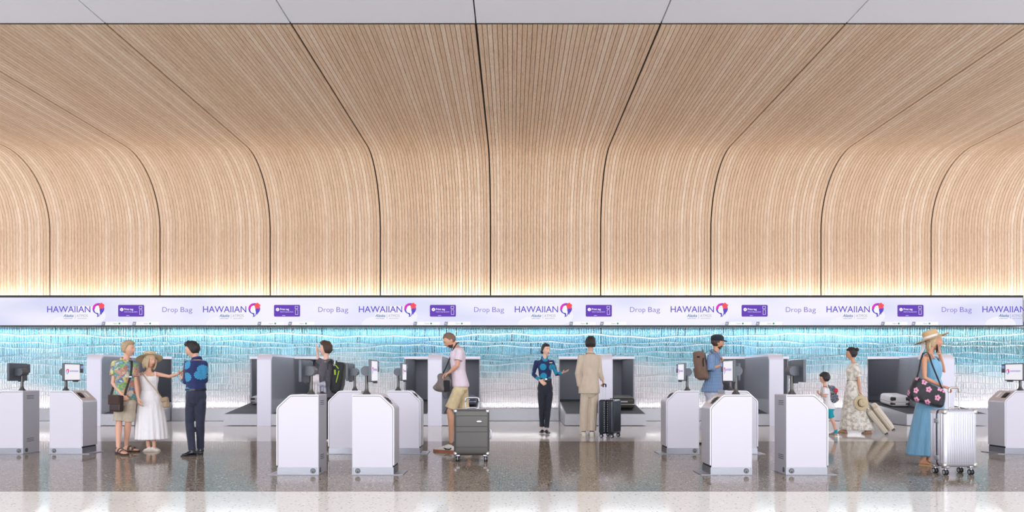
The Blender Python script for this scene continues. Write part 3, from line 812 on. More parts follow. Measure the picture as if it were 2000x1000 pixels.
def hair_cover(style):
    def w(d, p):
        x, y, z = p
        front = sstep(-.02, .05, y)                          # 1 at the face side
        if style in ('short', 'boy', 'cap'):
            line = (-.060) * (1 - front) + (.064 if style != 'boy' else .038) * front
            side = sstep(.0, -.035, y)
            c = sstep(line - .006, line + .008, z - (0 if front > .9 else 0))
            return c
        if style == 'buzz':
            line = -.055 * (1 - front) + .070 * front; return sstep(line - .006, line + .01, z)
        if style == 'bun':
            line = -.060 * (1 - front) + .066 * front; return sstep(line - .006, line + .008, z)
        if style == 'bob':
            line = -.115 * (1 - sstep(.0, .045, y)) + .060 * sstep(.0, .045, y); return sstep(line - .006, line + .008, z)
        return 0
    return w
def make_head(P, mb, hp, M, H, hair, hmat, style, fem=False, child=False, thick=.016, lips=True, hat=False, top=None, beard=None):
    """adds skull, face and ears to the body mesh and returns the small face parts"""
    hp = Vector(hp); k = H / .235
    mb.loft([[hp + M @ p for p in r] for r in head_grid(H, fem=fem, child=child)])
    for s_ in (-1, 1):
        mb.ball(hp + M @ (Vector((s_ * .078 * (.96 if fem else 1), -.006, -.012)) * k), .007 * k, .017 * k, .030 * k, 10, 8, M)
    # hair
    def off(d, p):
        w = hair_cover(style)(d, p)
        nz = mnoise.noise(Vector((p.x * 40, p.y * 40, p.z * 14)) + Vector((P.X0, 0, 0)))
        tt = thick * (1 + .35 * sstep(.02, .1, p.z)) * (1 + .35 * nz)
        if top and p.z > .04 and p.y > .02: tt += top
        return -.006 + w * (tt + .006)
    hb = MB(); hb.loft([[hp + M @ p for p in r] for r in head_grid(H, n=64, m=48, off=off, fem=fem, child=child)])
    ho = hb.build('hair', hmat, P.root, smooth=180)
    g = lambda x, y, z: hp + M @ (Vector((x, y, z)) * k)
    for s_ in (-1, 1):
        e = MB(); e.ball(g(s_ * .030, .0725, .002), .0125 * k, .0105 * k, .0062 * k, 10, 8, M)
        eo = e.build('eye', EYEW, P.root, smooth=180)
        MB().ball(g(s_ * .030, .0800, .002), .0062 * k, .0045 * k, .0058 * k, 8, 6, M).build('iris', IRIS, eo, smooth=180)
        MB().tube([g(s_ * .014, .0925, .020), g(s_ * .030, .092, .026), g(s_ * .046, .078, .021)], [.0028 * k, .0032 * k, .002 * k], 6).build('eyebrow', hmat if hmat is not HAIR_BUZZ else HAIR_BROWN, P.root, smooth=180)
    l = MB(); y0 = (.0865 if not child else .082) - (.002 if fem else 0)
    l.tube([g(-.021, y0 - .007, -.061), g(-.008, y0 + .004, -.058), g(.008, y0 + .004, -.058), g(.021, y0 - .007, -.061)], [.0025 * k, .0045 * k, .0045 * k, .0025 * k], 8)
    l.tube([g(-.018, y0 - .007, -.064), g(0, y0 + .003, -.067), g(.018, y0 - .007, -.064)], [.0025 * k, .005 * k, .0025 * k], 8)
    l.build('lips', LIPM if fem else LIPR, P.root, smooth=180)
    if beard:
        def offb(d, p):
            c = sstep(-.040, -.062, p.z + .018 * (abs(p.x) > .05)) * sstep(-.02, .01, p.y)
            hole = math.exp(-((p.x) / .017) ** 2 - ((p.z + .062) / .007) ** 2)
            return -.004 + (c) * .009 * (1 - hole)
        bb = MB(); bb.loft([[hp + M @ p for p in r] for r in head_grid(H, n=56, m=44, off=offb, fem=fem, child=child)])
        bb.build('beard', beard, P.root, smooth=180)
    return ho
def hand(mb, wr, tip, nrm, k, thumb, curl=.35, spread=1.0):
    """wrist, fingertip target, palm normal (the way the fingers curl), thumb side direction"""
    wr, tip = Vector(wr), Vector(tip); d = (tip - wr).normalized(); nrm = Vector(nrm); nrm = (nrm - d * nrm.dot(d)).normalized()
    sd = d.cross(nrm); sd = sd if sd.dot(Vector(thumb)) > 0 else -sd
    L = .088 * k; secs = []
    for (q, w, t_) in ((-.01, .024, .020), (.02, .030, .018), (.055, .040, .016), (.085, .041, .013), (.093, .036, .010)):
        c = wr + d * (q * k)
        secs.append([c + sd * (w * k * math.cos(2 * PI * i / 14)) + nrm * (t_ * k * math.sin(2 * PI * i / 14)) for i in range(14)])
    mb.loft(secs)
    for i, (ln, off) in enumerate(((.072, .031), (.080, .0105), (.075, -.0105), (.058, -.031))):
        p0 = wr + d * (.082 * k) + sd * (off * k); a = (off * 3.2 * spread); dd = (d + sd * a).normalized()
        pts = [p0]; c = curl * (.75 + .12 * i); ang = 0
        for seg in (.42, .33, .25):
            ang += c
            pts.append(pts[-1] + (dd * math.cos(ang) + nrm * math.sin(ang)) * (ln * k * seg))
        mb.tube(pts, [.0098 * k, .0092 * k, .0085 * k, .0075 * k], 8)
    p0 = wr + d * (.022 * k) + sd * (.026 * k)
    mb.tube([p0, p0 + (d * .5 + sd * .75 + nrm * .3).normalized() * (.034 * k), p0 + (d * .5 + sd * .75 + nrm * .3).normalized() * (.034 * k) + (d * .85 + sd * .25 + nrm * .45).normalized() * (.030 * k),
             p0 + (d * .5 + sd * .75 + nrm * .3).normalized() * (.034 * k) + (d * .85 + sd * .2 + nrm * .5).normalized() * (.052 * k)], [.0145 * k, .0115 * k, .0105 * k, .0085 * k], 8)
def limb_pts(a, b, c, rads, bow=None):
    a, b, c = Vector(a), Vector(b), Vector(c)
    pts = [a, a.lerp(b, .35), a.lerp(b, .75), b, b.lerp(c, .28), b.lerp(c, .62), c]
    return pts, rads
ARM = [.050, .046, .040, .037, .040, .033, .0255]; ARMF = [.042, .038, .033, .031, .034, .028, .022]
LEG = [.088, .084, .064, .056, .060, .047, .038]; LEGF = [.086, .080, .060, .050, .053, .041, .033]
def sc(l, k, g=0.0): return [x * k + g for x in l]
def foot(mb, an, toe, k, h0=0.0, g=0.0, heel_back=.055, wide=1.0, hi=1.0):
    """an = ankle point, toe = toe tip on the floor; h0 = sole thickness under the foot"""
    an, toe = Vector(an), Vector(toe); d = Vector((toe.x - an.x, toe.y - an.y, 0)); L = d.length; d.normalize(); sd = Vector((d.y, -d.x, 0))
    zf = min(an.z, .30) if False else 0
    base = toe.z + h0
    A = Vector((an.x, an.y, base)) - d * heel_back * k; tot = L + heel_back * k
    secs = []
    for (q, w, h) in ((0.0, .018, .03), (.05, .030, .055), (.16, .034, .075), (.30, .033, .082), (.48, .036, .062), (.66, .044, .042), (.82, .046, .028), (.94, .036, .022), (1.0, .018, .016)):
        c = A + d * (tot * q); row = []; w = w * k * wide + g; h = h * k * hi + g
        for i in range(14):
            th = 2 * PI * i / 14; x = w * math.cos(th); z = h * .5 + h * .5 * math.sin(th) * (1.0 if math.sin(th) > 0 else 1.0)
            if math.sin(th) < -.3: z = max(0, z * .25)
            row.append(c + sd * x + Vector((0, 0, z)))
        secs.append(row)
    mb.loft(secs); return A, d, sd, tot
def sole(P, an, toe, k, th, m, name='sole', g=.006, heel_back=.06, parent=None, z0=0.0):
    an, toe = Vector(an), Vector(toe); d = Vector((toe.x - an.x, toe.y - an.y, 0)); L = d.length; d.normalize(); sd = Vector((d.y, -d.x, 0))
    A = Vector((an.x, an.y, toe.z + z0)) - d * heel_back * k; tot = L + heel_back * k + .012
    out = []
    prof_ = [(0, .014), (.04, .028), (.18, .034), (.45, .034), (.68, .046), (.85, .046), (.96, .032), (1.0, .014)]
    pts = [A + d * (tot * q) + sd * (w * k + g) for q, w in prof_] + [A + d * (tot * q) - sd * (w * k + g) for q, w in reversed(prof_)]
    n = len(pts); mb = MB(); mb.add(pts + [p + Vector((0, 0, th)) for p in pts], [tuple(range(n)), tuple(range(2 * n - 1, n - 1, -1))] + [(i, (i + 1) % n, (i + 1) % n + n, i + n) for i in range(n)])
    return mb.build(name, m, parent or P.root)
def strap_over(P, an, toe, k, q, h, w, m, name, z0=.02):
    an, toe = Vector(an), Vector(toe); d = Vector((toe.x - an.x, toe.y - an.y, 0)); L = d.length; d.normalize(); sd = Vector((d.y, -d.x, 0))
    A = Vector((an.x, an.y, toe.z)) - d * .055 * k; c = A + d * ((L + .055 * k) * q)
    pts = [c + sd * (.048 * k * math.cos(a)) + Vector((0, 0, z0 + h * k * math.sin(a))) for a in [PI * i / 10 for i in range(11)]]
    return MB().ribbon(pts, w, .006, d).build(name, m, P.root, smooth=60)
def body_base(P, J, table, fem, head, skin, cov=(.86, 1, 1, .84, 1)):
    """J: local points. Returns the MB holding the bare body without the head"""
    k = P.k * P.g; mb = MB(); ct, cua, cla, cth, csh = cov
    tb2 = [(t_, a * (ct if t_ < .8 else (1 + ct) / 2 if t_ < .9 else 1), b * (ct if t_ < .8 else (1 + ct) / 2 if t_ < .9 else 1), o) for (t_, a, b, o) in table]
    mb.loft(P.rings(torso(P, J['pel'], J['nek'], tb2), 24))
    mb.tube([J['nek'] - Vector((0, 0, .03 * k)), J['nek'].lerp(J['hd'], .35), J['nek'].lerp(J['hd'], .7)], sc([.060, .052, .054] if not fem else [.048, .043, .046], k), 16)
    for q in 'ab':
        if 'sh' + q in J:
            p, r = limb_pts(J['sh' + q], J['el' + q], J['wr' + q], None); A = ARMF if fem else ARM
            mb.tube(p, [A[0] * k * cua, A[1] * k * cua, A[2] * k * cua, A[3] * k * (cua + cla) / 2, A[4] * k * cla, A[5] * k * cla, A[6] * k], 14)
            mb.tube([J['nek'].lerp(J['pel'], .13), J['sh' + q]], sc([.05 * cua, .050 * cua] if not fem else [.042 * cua, .042 * cua], k), 14)
        if 'hp' + q in J:
            p, r = limb_pts(J['hp' + q], J['kn' + q], J['an' + q], None); Lg = LEGF if fem else LEG
            tb = P.f * (-.018 * k); p[4] = p[4] + tb; p[5] = p[5] + tb * .6
            mb.tube(p, [Lg[0] * k * cth, Lg[1] * k * cth, Lg[2] * k * cth, Lg[3] * k * (1 if csh == 1 else csh), Lg[4] * k * csh, Lg[5] * k * csh, Lg[6] * k * min(1, csh + .1)], 16)
    return mb
def finish_body(mb, P, skin, vox=.006): return remesh(mb.build('body', skin, P.root, smooth=180), vox, 2, .5)
def shirt(P, J, table, grow, hem, sleeve, m, name='shirt', sl_grow=.016, extra=None, arms='ab', k=None, cuff_r=None, fem=False, vox=.008, hem_flare=0.0, top=.99):
    """hem: t along pelvis->neck of the lower edge; sleeve: 0..2 (1 = elbow, 2 = wrist)"""
    k = P.k * P.g; mb = MB()
    secs = []
    tab = [r for r in table if hem <= r[0] <= top]
    def interp(t_):
        for a, b in zip(table[:-1], table[1:]):
            if a[0] <= t_ <= b[0]:
                u = (t_ - a[0]) / (b[0] - a[0]); return tuple(a[i] * (1 - u) + b[i] * u for i in range(4))
        return table[0] if t_ < table[0][0] else table[-1]
    tl = [hem] + [r[0] for r in tab] + [top]; tl = sorted(set(round(x, 3) for x in tl))
    for t_ in tl:
        _, a, b, o = interp(max(t_, -.05)); fl = hem_flare * max(0, (.45 - t_))
        secs.append((J['pel'].lerp(J['nek'], t_) + P.f * (o * k), a * k + grow + fl, b * k + grow + fl))
    mb.loft(P.rings(secs, 28))
    for q in arms:
        sh, el, wr = J['sh' + q], J['el' + q], J['wr' + q]
        mb.tube([J['nek'].lerp(J['pel'], .13), sh], sc([.05, .052] if not fem else [.042, .044], k, sl_grow * .7), 14)
        A = ARMF if fem else ARM
        sl = sleeve[q] if isinstance(sleeve, dict) else sleeve
        if sl <= 1:
            mb.ball(sh, A[0] * k + sl_grow, A[0] * k + sl_grow, A[0] * k + sl_grow); e = sh.lerp(el, sl); mb.tube([sh, sh.lerp(e, .5), e], [A[0] * k + sl_grow, A[1] * k + sl_grow * 1.2, A[1] * k + sl_grow * 1.5], 16, ends=False)
        else:
            e = el.lerp(wr, sl - 1); pts = [sh, sh.lerp(el, .35), sh.lerp(el, .75), el, el.lerp(e, .4), e]
            mb.tube(pts, [A[0] * k + sl_grow, A[1] * k + sl_grow, A[2] * k + sl_grow, A[3] * k + sl_grow * 1.1, A[4] * k + sl_grow * .7, A[6] * k + sl_grow * .85], 16, ends=False)
            mb.ball(sh, A[0] * k + sl_grow, A[0] * k + sl_grow, A[0] * k + sl_grow)
    return remesh(mb.build(name, m, P.root, smooth=180), vox, 3, .5)
def trousers(P, J, table, m, name='trousers', grow=.012, length=2.0, top=.16, hemr=None, rads=None, vox=.008, fem=False):
    k = P.k * P.g; mb = MB()
    secs = []
    for (t_, a, b, o) in [r for r in table if r[0] <= top] + [(top, *[x for x in table[3][1:]])]:
        secs.append((J['pel'].lerp(J['nek'], t_) + P.f * (o * k), a * k + grow, b * k + grow))
    mb.loft(P.rings(secs, 28))
    Lg = LEGF if fem else LEG
    rr = rads or [Lg[0] + grow, Lg[1] + grow, Lg[2] + grow * 1.6, Lg[3] + grow * 1.5, Lg[4] + grow * 1.2, Lg[5] + grow * 1.6, Lg[6] + grow * 2.0]
    for q in 'ab':
        if 'hp' + q not in J: continue
        hp, kn, an = J['hp' + q], J['kn' + q], J['an' + q]
        pts = [hp, hp.lerp(kn, .35), hp.lerp(kn, .75), kn, kn.lerp(an, .28), kn.lerp(an, .62), an.lerp(kn, .02)]
        mb.ball(hp, rr[0] * k, rr[0] * k, rr[0] * k)
        if length <= 1.2:
            e = hp.lerp(kn, min(length, 1.0)) if length <= 1 else kn.lerp(an, length - 1)
            mb.tube([hp, hp.lerp(e, .4), hp.lerp(e, .75), e], [rr[0] * k, rr[1] * k, (rr[2] + .008) * k, (hemr or rr[2] + .012) * k], 20, ends=False)
        else:
            mb.tube(pts, [x * k for x in rr[:-1]] + [(hemr or rr[-1]) * k], 20, ends=False)
    return remesh(mb.build(name, m, P.root, smooth=180), vox, 3, .5)
def drape(P, secs, m, name, folds=14, amp=.06, seed=0, n=120, w=None, f=None, start=.15, e=2.1, thick=.004):
    """skirt or dress body: elliptical rings with pleats that deepen downwards"""
    rnd = random.Random(seed); ph = [rnd.uniform(0, 6.28) for _ in range(4)]
    def fn(th, t_):
        a = amp * sstep(start, 1.0, t_)
        return 1 + a * (math.sin(folds * th + ph[0] + .8 * math.sin(2 * th + ph[1])) * .7 + .4 * math.sin((folds * .5 + .5) // 1 * th + ph[2]))
    o = MB().loft(P.rings(secs, n, e, fn, w, f), cap=False).build(name, m, P.root, smooth=180)
    s = o.modifiers.new('cloth', 'SOLIDIFY'); s.thickness = thick; s.offset = 0
    return o
def vneck(rings, depth, width=.62, rows=3):
    n = len(rings[0])
    for j in range(1, rows + 1):
        wgt = (rows + 1 - j) / rows
        for i in range(n):
            th = 2 * PI * i / n; a = math.atan2(math.sin(th - PI / 2), math.cos(th - PI / 2))
            rings[-j][i] = rings[-j][i] - Vector((0, 0, depth * wgt * max(0, 1 - abs(a) / width))) + Vector((0, 0, .02 * wgt * math.exp(-((abs(a) - .8) / .3) ** 2)))
    return rings
def interp_secs(ctrl, n=26):
    """smooth (Catmull-Rom) resample of (centre, a, b) rows"""
    out = []; N = len(ctrl)
    for i in range(n):
        u = i / (n - 1) * (N - 1); j = min(int(u), N - 2); t_ = u - j
        g = lambda q: ctrl[max(0, min(N - 1, q))]
        cr = lambda a, b, c, d: .5 * ((2 * b) + (c - a) * t_ + (2 * a - 5 * b + 4 * c - d) * t_ * t_ + (3 * b - a - 3 * c + d) * t_ ** 3)
        P0, P1, P2, P3 = g(j - 1), g(j), g(j + 1), g(j + 2)
        out.append((Vector([cr(P0[0][q], P1[0][q], P2[0][q], P3[0][q]) for q in range(3)]), cr(P0[1], P1[1], P2[1], P3[1]), cr(P0[2], P1[2], P2[2], P3[2])))
    return out
def hat(P, c, M, rb, rc, hc, m, band_m, name='sun_hat', droop=.03, parent=None, root=None, brimfn=None):
    """M columns side, forward, up"""
    n = 40; rings = []
    for (r, z) in ((rc * .05, hc), (rc * .6, hc * .99), (rc * .88, hc * .93), (rc * .98, hc * .75), (rc * 1.0, hc * .4), (rc * 1.03, .004), (rc * 1.1, -.002)):
        rings.append((r, z, 0))
    for q in (.2, .4, .6, .8, 1.0): rings.append((rc * 1.1 + (rb - rc * 1.1) * q, -droop * q * q, q))
    rr = []
    for (r, z, q) in rings:
        row = []
        for i in range(n):
            a = 2 * PI * i / n; zz = z + (brimfn(a) * q * q if brimfn else 0)
            row.append(Vector(c) + M @ Vector((r * math.cos(a) * .92, r * math.sin(a), zz)))
        rr.append(row)
    o = MB().loft(rr, cap=False).build(name, m, parent if parent else P.root, smooth=180)
    s = o.modifiers.new('thickness', 'SOLIDIFY'); s.thickness = .004; s.offset = 0
    if band_m:
        rw = [[Vector(c) + M @ Vector((rc * k_ * math.cos(2 * PI * i / n) * .92, rc * k_ * math.sin(2 * PI * i / n), z)) for i in range(n)] for (k_, z) in ((1.045, .006), (1.05, .012), (1.035, .034), (1.02, .036))]
        b = MB().loft(rw, cap=False).build('hat_band', band_m, o, smooth=180)
        s = b.modifiers.new('thickness', 'SOLIDIFY'); s.thickness = .003; s.offset = 1
    return o

# ---- clothing materials
def leaf_print(name, base, leaf, scale=5.5, th=.36, seed=0.0):
    m = fabric(name, base, .75, .4, 0); t = NT(m); co = t.coord((1, 1, 1))
    s0 = t.n('SeparateXYZ'); t.l(co, s0.inputs[0]); c0 = t.n('CombineXYZ'); t.l(s0.outputs['X'], c0.inputs[0]); t.l(s0.outputs['Z'], c0.inputs[1])
    mp = t.n('Mapping'); mp.inputs['Location'].default_value = (seed, seed * .7, 0); t.l(c0.outputs[0], mp.inputs[0])
    vo = t.n('TexVoronoi', feature='F1', voronoi_dimensions='2D'); vo.inputs['Scale'].default_value = scale; vo.inputs['Randomness'].default_value = .75; t.l(mp.outputs[0], vo.inputs['Vector'])
    sp = t.n('SeparateXYZ'); sub = t.n('VectorMath', operation='SUBTRACT'); t.l(mp.outputs[0], sub.inputs[0]); t.l(vo.outputs['Position'], sub.inputs[1]); 
    t.l(sub.outputs[0], sp.inputs[0])
    ang = t.math('ARCTAN2', sp.outputs['Y'], sp.outputs['X'])
    vein = t.math('SINE', t.math('MULTIPLY', ang, 13.0))
    d = vo.outputs['Distance']
    edge = t.math('ADD', d, t.math('MULTIPLY', vein, .018))
    inside = t.math('LESS_THAN', edge, th)
    veinm = t.math('MULTIPLY', t.math('GREATER_THAN', vein, .82), t.math('GREATER_THAN', d, .06))
    lc = t.mix(veinm, leaf, tuple(x * .45 for x in leaf[:3]) + (1,))
    sc_ = t.n('SeparateColor'); t.l(vo.outputs['Color'], sc_.inputs[0])
    t.l(t.mix(t.math('MULTIPLY', inside, t.math('GREATER_THAN', sc_.outputs[0], .22)), base, lc), t.b.inputs['Base Color']); return m
STAFF = leaf_print('navy_shirt_cyan_leaves', srgb(24, 40, 92), srgb(60, 150, 196), 6.0, .40, 1.3)
STAFF2 = leaf_print('navy_blouse_cyan_leaves', srgb(20, 38, 90), srgb(28, 150, 190), 6.2, .42, 4.1)
def floral(name, stops, scale, warp=.12, bg=None, dens=0.0):
    m = fabric(name, stops[0], .8, .35, 0); t = NT(m); co = t.coord((1, 1, 1))
    nz = t.noise(co, 14, 3); mx = t.n('Mix', data_type='VECTOR'); mx.inputs[0].default_value = warp
    t.l(co, mx.inputs[4]); t.l(nz.outputs['Color'], mx.inputs[5])
    vo = t.n('TexVoronoi', feature='F1'); vo.inputs['Scale'].default_value = scale; t.l(mx.outputs[1], vo.inputs['Vector'])
    s_ = t.n('SeparateColor'); t.l(vo.outputs['Color'], s_.inputs[0])
    c = t.ramp(s_.outputs[0], [(i / len(stops), x) for i, x in enumerate(stops)], 'CONSTANT')
    v2 = t.n('TexVoronoi', feature='SMOOTH_F1'); v2.inputs['Scale'].default_value = scale * 2.6; t.l(mx.outputs[1], v2.inputs['Vector'])
    c = t.mix(t.ramp(v2.outputs['Distance'], [(.25, (0, 0, 0, 1)), (.75, (.55, .55, .55, 1))]), c, srgb(238, 232, 220))
    sh = t.ramp(vo.outputs['Distance'], [(.05, (1, 1, 1, 1)), (.5, (.66, .70, .68, 1))])
    c = t.mix(1.0, c, sh, 'MULTIPLY')
    if bg is not None:
        n2 = t.noise(co, scale * .45, 2); c = t.mix(t.ramp(n2.outputs[0], [(dens - .06, (.25, .25, .25, 1)), (dens + .05, (1, 1, 1, 1))]), c, bg)
    t.l(c, t.b.inputs['Base Color']); return m
TROPIC = floral('tropical_print', [srgb(236, 226, 214), srgb(74, 162, 178), srgb(226, 150, 124), srgb(120, 176, 92), srgb(232, 214, 110), srgb(66, 128, 184), srgb(205, 118, 98), srgb(60, 150, 128)], 17)
BOTAN = floral('cream_botanical_print', [srgb(232, 184, 164), srgb(176, 180, 152), srgb(208, 204, 188), srgb(228, 206, 184), srgb(188, 190, 176)], 34, .16, srgb(232, 228, 218), .47)
KHAKI = fabric('light_khaki_cotton', srgb(192, 180, 160)); KHAKI2 = fabric('sand_cotton', srgb(208, 188, 148))
WHITEC = fabric('white_cotton', srgb(240, 238, 240), .8, .35, .02); NAVYW = fabric('navy_wool', srgb(40, 45, 66), .8, .5); NAVYD = fabric('dark_navy_twill', srgb(26, 30, 46), .75, .4)
GREYK = fabric('charcoal_jersey', srgb(92, 90, 98), .9, .7); PINKT = fabric('pale_pink_jersey', srgb(222, 206, 216), .85, .6, .03); BEIGE = fabric('beige_linen', srgb(206, 190, 170), .85, .6, .05)
PALEBLUE = fabric('pale_denim', srgb(200, 204, 222), .85, .5); BLACKC = fabric('black_cloth', srgb(24, 24, 28), .8, .5); TEAL = fabric('teal_shorts', srgb(0, 156, 176), .8, .5)
SATB = fabric('light_blue_satin', srgb(112, 168, 200), .45, .35, .04, (14, 14, 1.5)); STRAW = fabric('straw', srgb(216, 196, 158), .8, .3, .08, (90, 90, 90)); STRAW2 = fabric('golden_straw', srgb(206, 172, 126), .8, .3, .08, (90, 90, 90))
BLACKL = mat('polished_black_leather', srgb(16, 17, 22), .25); BROWNL = mat('dark_brown_leather', srgb(52, 36, 32), .42); TANL = mat('tan_leather', srgb(172, 150, 122), .5); WHITEL = mat('white_leather', srgb(228, 224, 220), .45); GUM = mat('gum_rubber', srgb(166, 96, 66), .6)
SANDALM = mat('grey_brown_suede', srgb(84, 76, 70), .8); CORK = mat('cork_sole', srgb(60, 44, 36), .8); CREAMSOLE = mat('cream_sole', srgb(206, 196, 178), .7); METAL = mat('bright_metal', srgb(210, 210, 215), .25, 1.0)
PLAID = fabric('blue_check_cotton', srgb(112, 144, 184), .85, .5, 0)
t = NT(PLAID); sx = t.n('SeparateXYZ'); t.l(t.coord(), sx.inputs[0])
def stripes(ax, f): return t.math('GREATER_THAN', t.math('SINE', t.math('MULTIPLY', sx.outputs[ax], f)), .45)
q1 = t.math('ADD', t.math('MULTIPLY', stripes('X', 260.0), .5), t.math('MULTIPLY', stripes('Z', 260.0), .5))
t.l(t.ramp(q1, [(0, srgb(92, 122, 160)), (.5, srgb(120, 148, 184)), (1, srgb(158, 180, 208))]), t.b.inputs['Base Color'])
def belt_on(P, J, t_, table, m, grow=.018, h=.018, buckle=True):
    k = P.k * P.g; c = J['pel'].lerp(J['nek'], t_)
    row = [r for r in table if r[0] <= t_][-1]; nx = [r for r in table if r[0] > t_][0]; u = (t_ - row[0]) / (nx[0] - row[0])
    a, b, o = [row[i] * (1 - u) + nx[i] * u for i in (1, 2, 3)]
    rg = P.rings([(c + P.f * o * k + Vector((0, 0, z)), a * k + grow, b * k + grow) for z in (-h, -h * .9, h * .9, h)], 32)
    bt = MB().loft(rg).build('belt', m, P.root, smooth=60)
    if buckle:
        q = c + P.f * (o * k + b * k + grow); MB().rbox(q, (.04, .01, .032), .003, 2, Matrix((P.w, P.f, Vector((0, 0, 1)))).transposed()).build('buckle', METAL, bt)
    return bt
def collar(P, J, m, r=.066, h=.035, open_=.5):
    """folded shirt collar: band round the neck open at the front"""
    k = P.k; c = J['nek']; rows = []
    n = 24; a0 = open_ * .5
    inner = []
    for (rr, z) in ((r, -.012), (r * .98, h * .8), (r * 1.06, h), (r * 1.30, -.004 + h * .05)):
        row = []
        for i in range(n + 1):
            a = a0 + (2 * PI - 2 * a0) * i / n       # 0 = front
            zz = z - (.03 if rr > r * 1.2 and (i < 3 or i > n - 3) else 0) - (.02 * math.cos(a) if True else 0)
            row.append(c + P.f * (rr * k * math.cos(a)) + P.w * (rr * k * math.sin(a)) + Vector((0, 0, zz * k)))
        rows.append(row)
    vs = [p for r_ in rows for p in r_]; w = n + 1
    fs = [(j * w + i, j * w + i + 1, (j + 1) * w + i + 1, (j + 1) * w + i) for j in range(3) for i in range(n)]
    o = MB().add(vs, fs).build('collar', m, P.root, smooth=60); s = o.modifiers.new('cloth', 'SOLIDIFY'); s.thickness = .004
    return o
UPV = Vector((0, 0, 1))

# ================================================================ person 1: tropical shirt
P = Person('man in a colourful tropical shirt, khaki shorts and sandals, with a brown messenger bag', 'person', 245, 10.98, 20, .98, .83)
J = dict(pel=P.P(245, 779), nek=P.P(246, 703), hd=P.P(250.5, 681.5), sha=P.P(225.5, 711, .0), ela=P.P(220.5, 748, -.05), wra=P.P(237, 769, -.16), shb=P.P(261.5, 712, .03), elb=P.P(266, 751, .02), wrb=P.P(270, 778, -.02),
         hpa=P.P(236, 788), kna=P.P(232.5, 825, -.03), ana=P.P(231, 872, -.12), hpb=P.P(254, 788), knb=P.P(251, 825, .03), anb=P.P(247, 869, .12))
mb = body_base(P, J, TORSO_M, False, None, SK_FAIR, (.84,.9,1,.86,1))
M = frame_head(P, 58, 0); hp = P.P(250.5, 681.5)
make_head(P, mb, hp, M, .236, True, HAIR_BLOND, 'short', thick=.014, top=.008)
hand(mb, J['wra'], P.P(245, 778, -.17), -P.f + UPV * .1 - P.w * .2, .95, P.r - UPV * .2, .55)
hand(mb, J['wrb'], P.P(272, 792, -.03), -P.w * 1.0, .95, P.f, .5)
ta, tb_ = P.G(246, 889.5), P.G(271, 882.5)
fa, fb = Vector((J['ana'].x, J['ana'].y, 0)), Vector((J['anb'].x, J['anb'].y, 0))
for (an, toe) in ((J['ana'], ta), (J['anb'], tb_)):
    toe = toe + Vector((0, 0, .02)); foot(mb, an, toe, .98)
    sole(P, an, toe, .98, .022, CORK, 'sandal_sole', z0=-.02)
    strap_over(P, an, toe, .98, .42, .062, .034, SANDALM, 'sandal_strap', .012); strap_over(P, an, toe, .98, .68, .044, .032, SANDALM, 'sandal_strap', .012)
finish_body(mb, P, SK_FAIR)
trousers(P, J, TORSO_M, KHAKI, 'shorts', .022, .93, .2, hemr=.108)
shirt(P, J, TORSO_M, .022, -.02, .62, TROPIC, 'tropical_shirt', .019, hem_flare=.05)
collar(P, J, TROPIC, .07, .03, .9)

# person 2: white dress
P2 = P = Person('woman in a white sleeveless dress and wide straw hat, one arm stretched out', 'person', 295, 11.22, 12, .93)
J = dict(pel=P.P(293.5, 782), nek=P.P(290, 726), hd=P.P(293, 704), sha=P.P(275, 732, .0), ela=P.P(271.5, 757, 0), wra=P.P(271.5, 777, -.05), shb=P.P(304.5, 730, 0), elb=P.P(331, 735.5, -.02), wrb=P.P(350, 729.5, -.05),
         hpa=P.P(286, 796), kna=P.P(288, 832), ana=P.P(289.5, 871, -.02), hpb=P.P(300, 796), knb=P.P(300.5, 832), anb=P.P(301, 871, -.02))
mb = body_base(P, J, TORSO_F, True, None, SK_FAIR, (.82,1,1,.9,1))
M = frame_head(P, 38, 0, -8); hp = P.P(293, 704.5)
hr = make_head(P, mb, hp, M, .222, True, HAIR_LBLOND, 'bob', fem=True, thick=.020)
hb = MB()
for i in range(26):
    a = PI * .56 + (2 * PI - PI * 1.12) * i / 25 + PI / 2 - PI * .0
    a = math.radians(30) + math.radians(300) * i / 25
    x, y = math.sin(a), math.cos(a)
    p0 = hp + M @ Vector((x * .082, y * .095, .02)); p1 = hp + M @ Vector((x * .092, y * .088 - .005, -.05)); p2 = hp + M @ Vector((x * .082, y * .072 - .004, -.112 + .012 * math.sin(i * 2.1)))
    if y > .62: continue
    hb.tube([p0, p1, p2], [.012, .016, .010], 8)
hb.build('hair_lock', HAIR_LBLOND, hr, smooth=180)
hand(mb, J['wra'], P.P(272, 792, -.05), P.w * -.6, .88, P.f, .5)
hand(mb, J['wrb'], P.P(361, 721, -.06), UPV, .88, P.f, .22)
for (an, toe) in ((J['ana'], P.G(280.5, 881.5)), (J['anb'], P.G(310.5, 881.5))):
    foot(mb, an, toe + UPV * .012, .88)
    s_ = MB(); foot(s_, an, toe + UPV * .010, .88, g=.008, hi=.82); so = remesh(s_.build('shoe', mat('cream_espadrille', srgb(228, 220, 210), .8), P.root, smooth=180), .006)
    sole(P, an, toe, .9, .012, CREAMSOLE, 'sole', parent=P.root)
finish_body(mb, P, SK_FAIR)
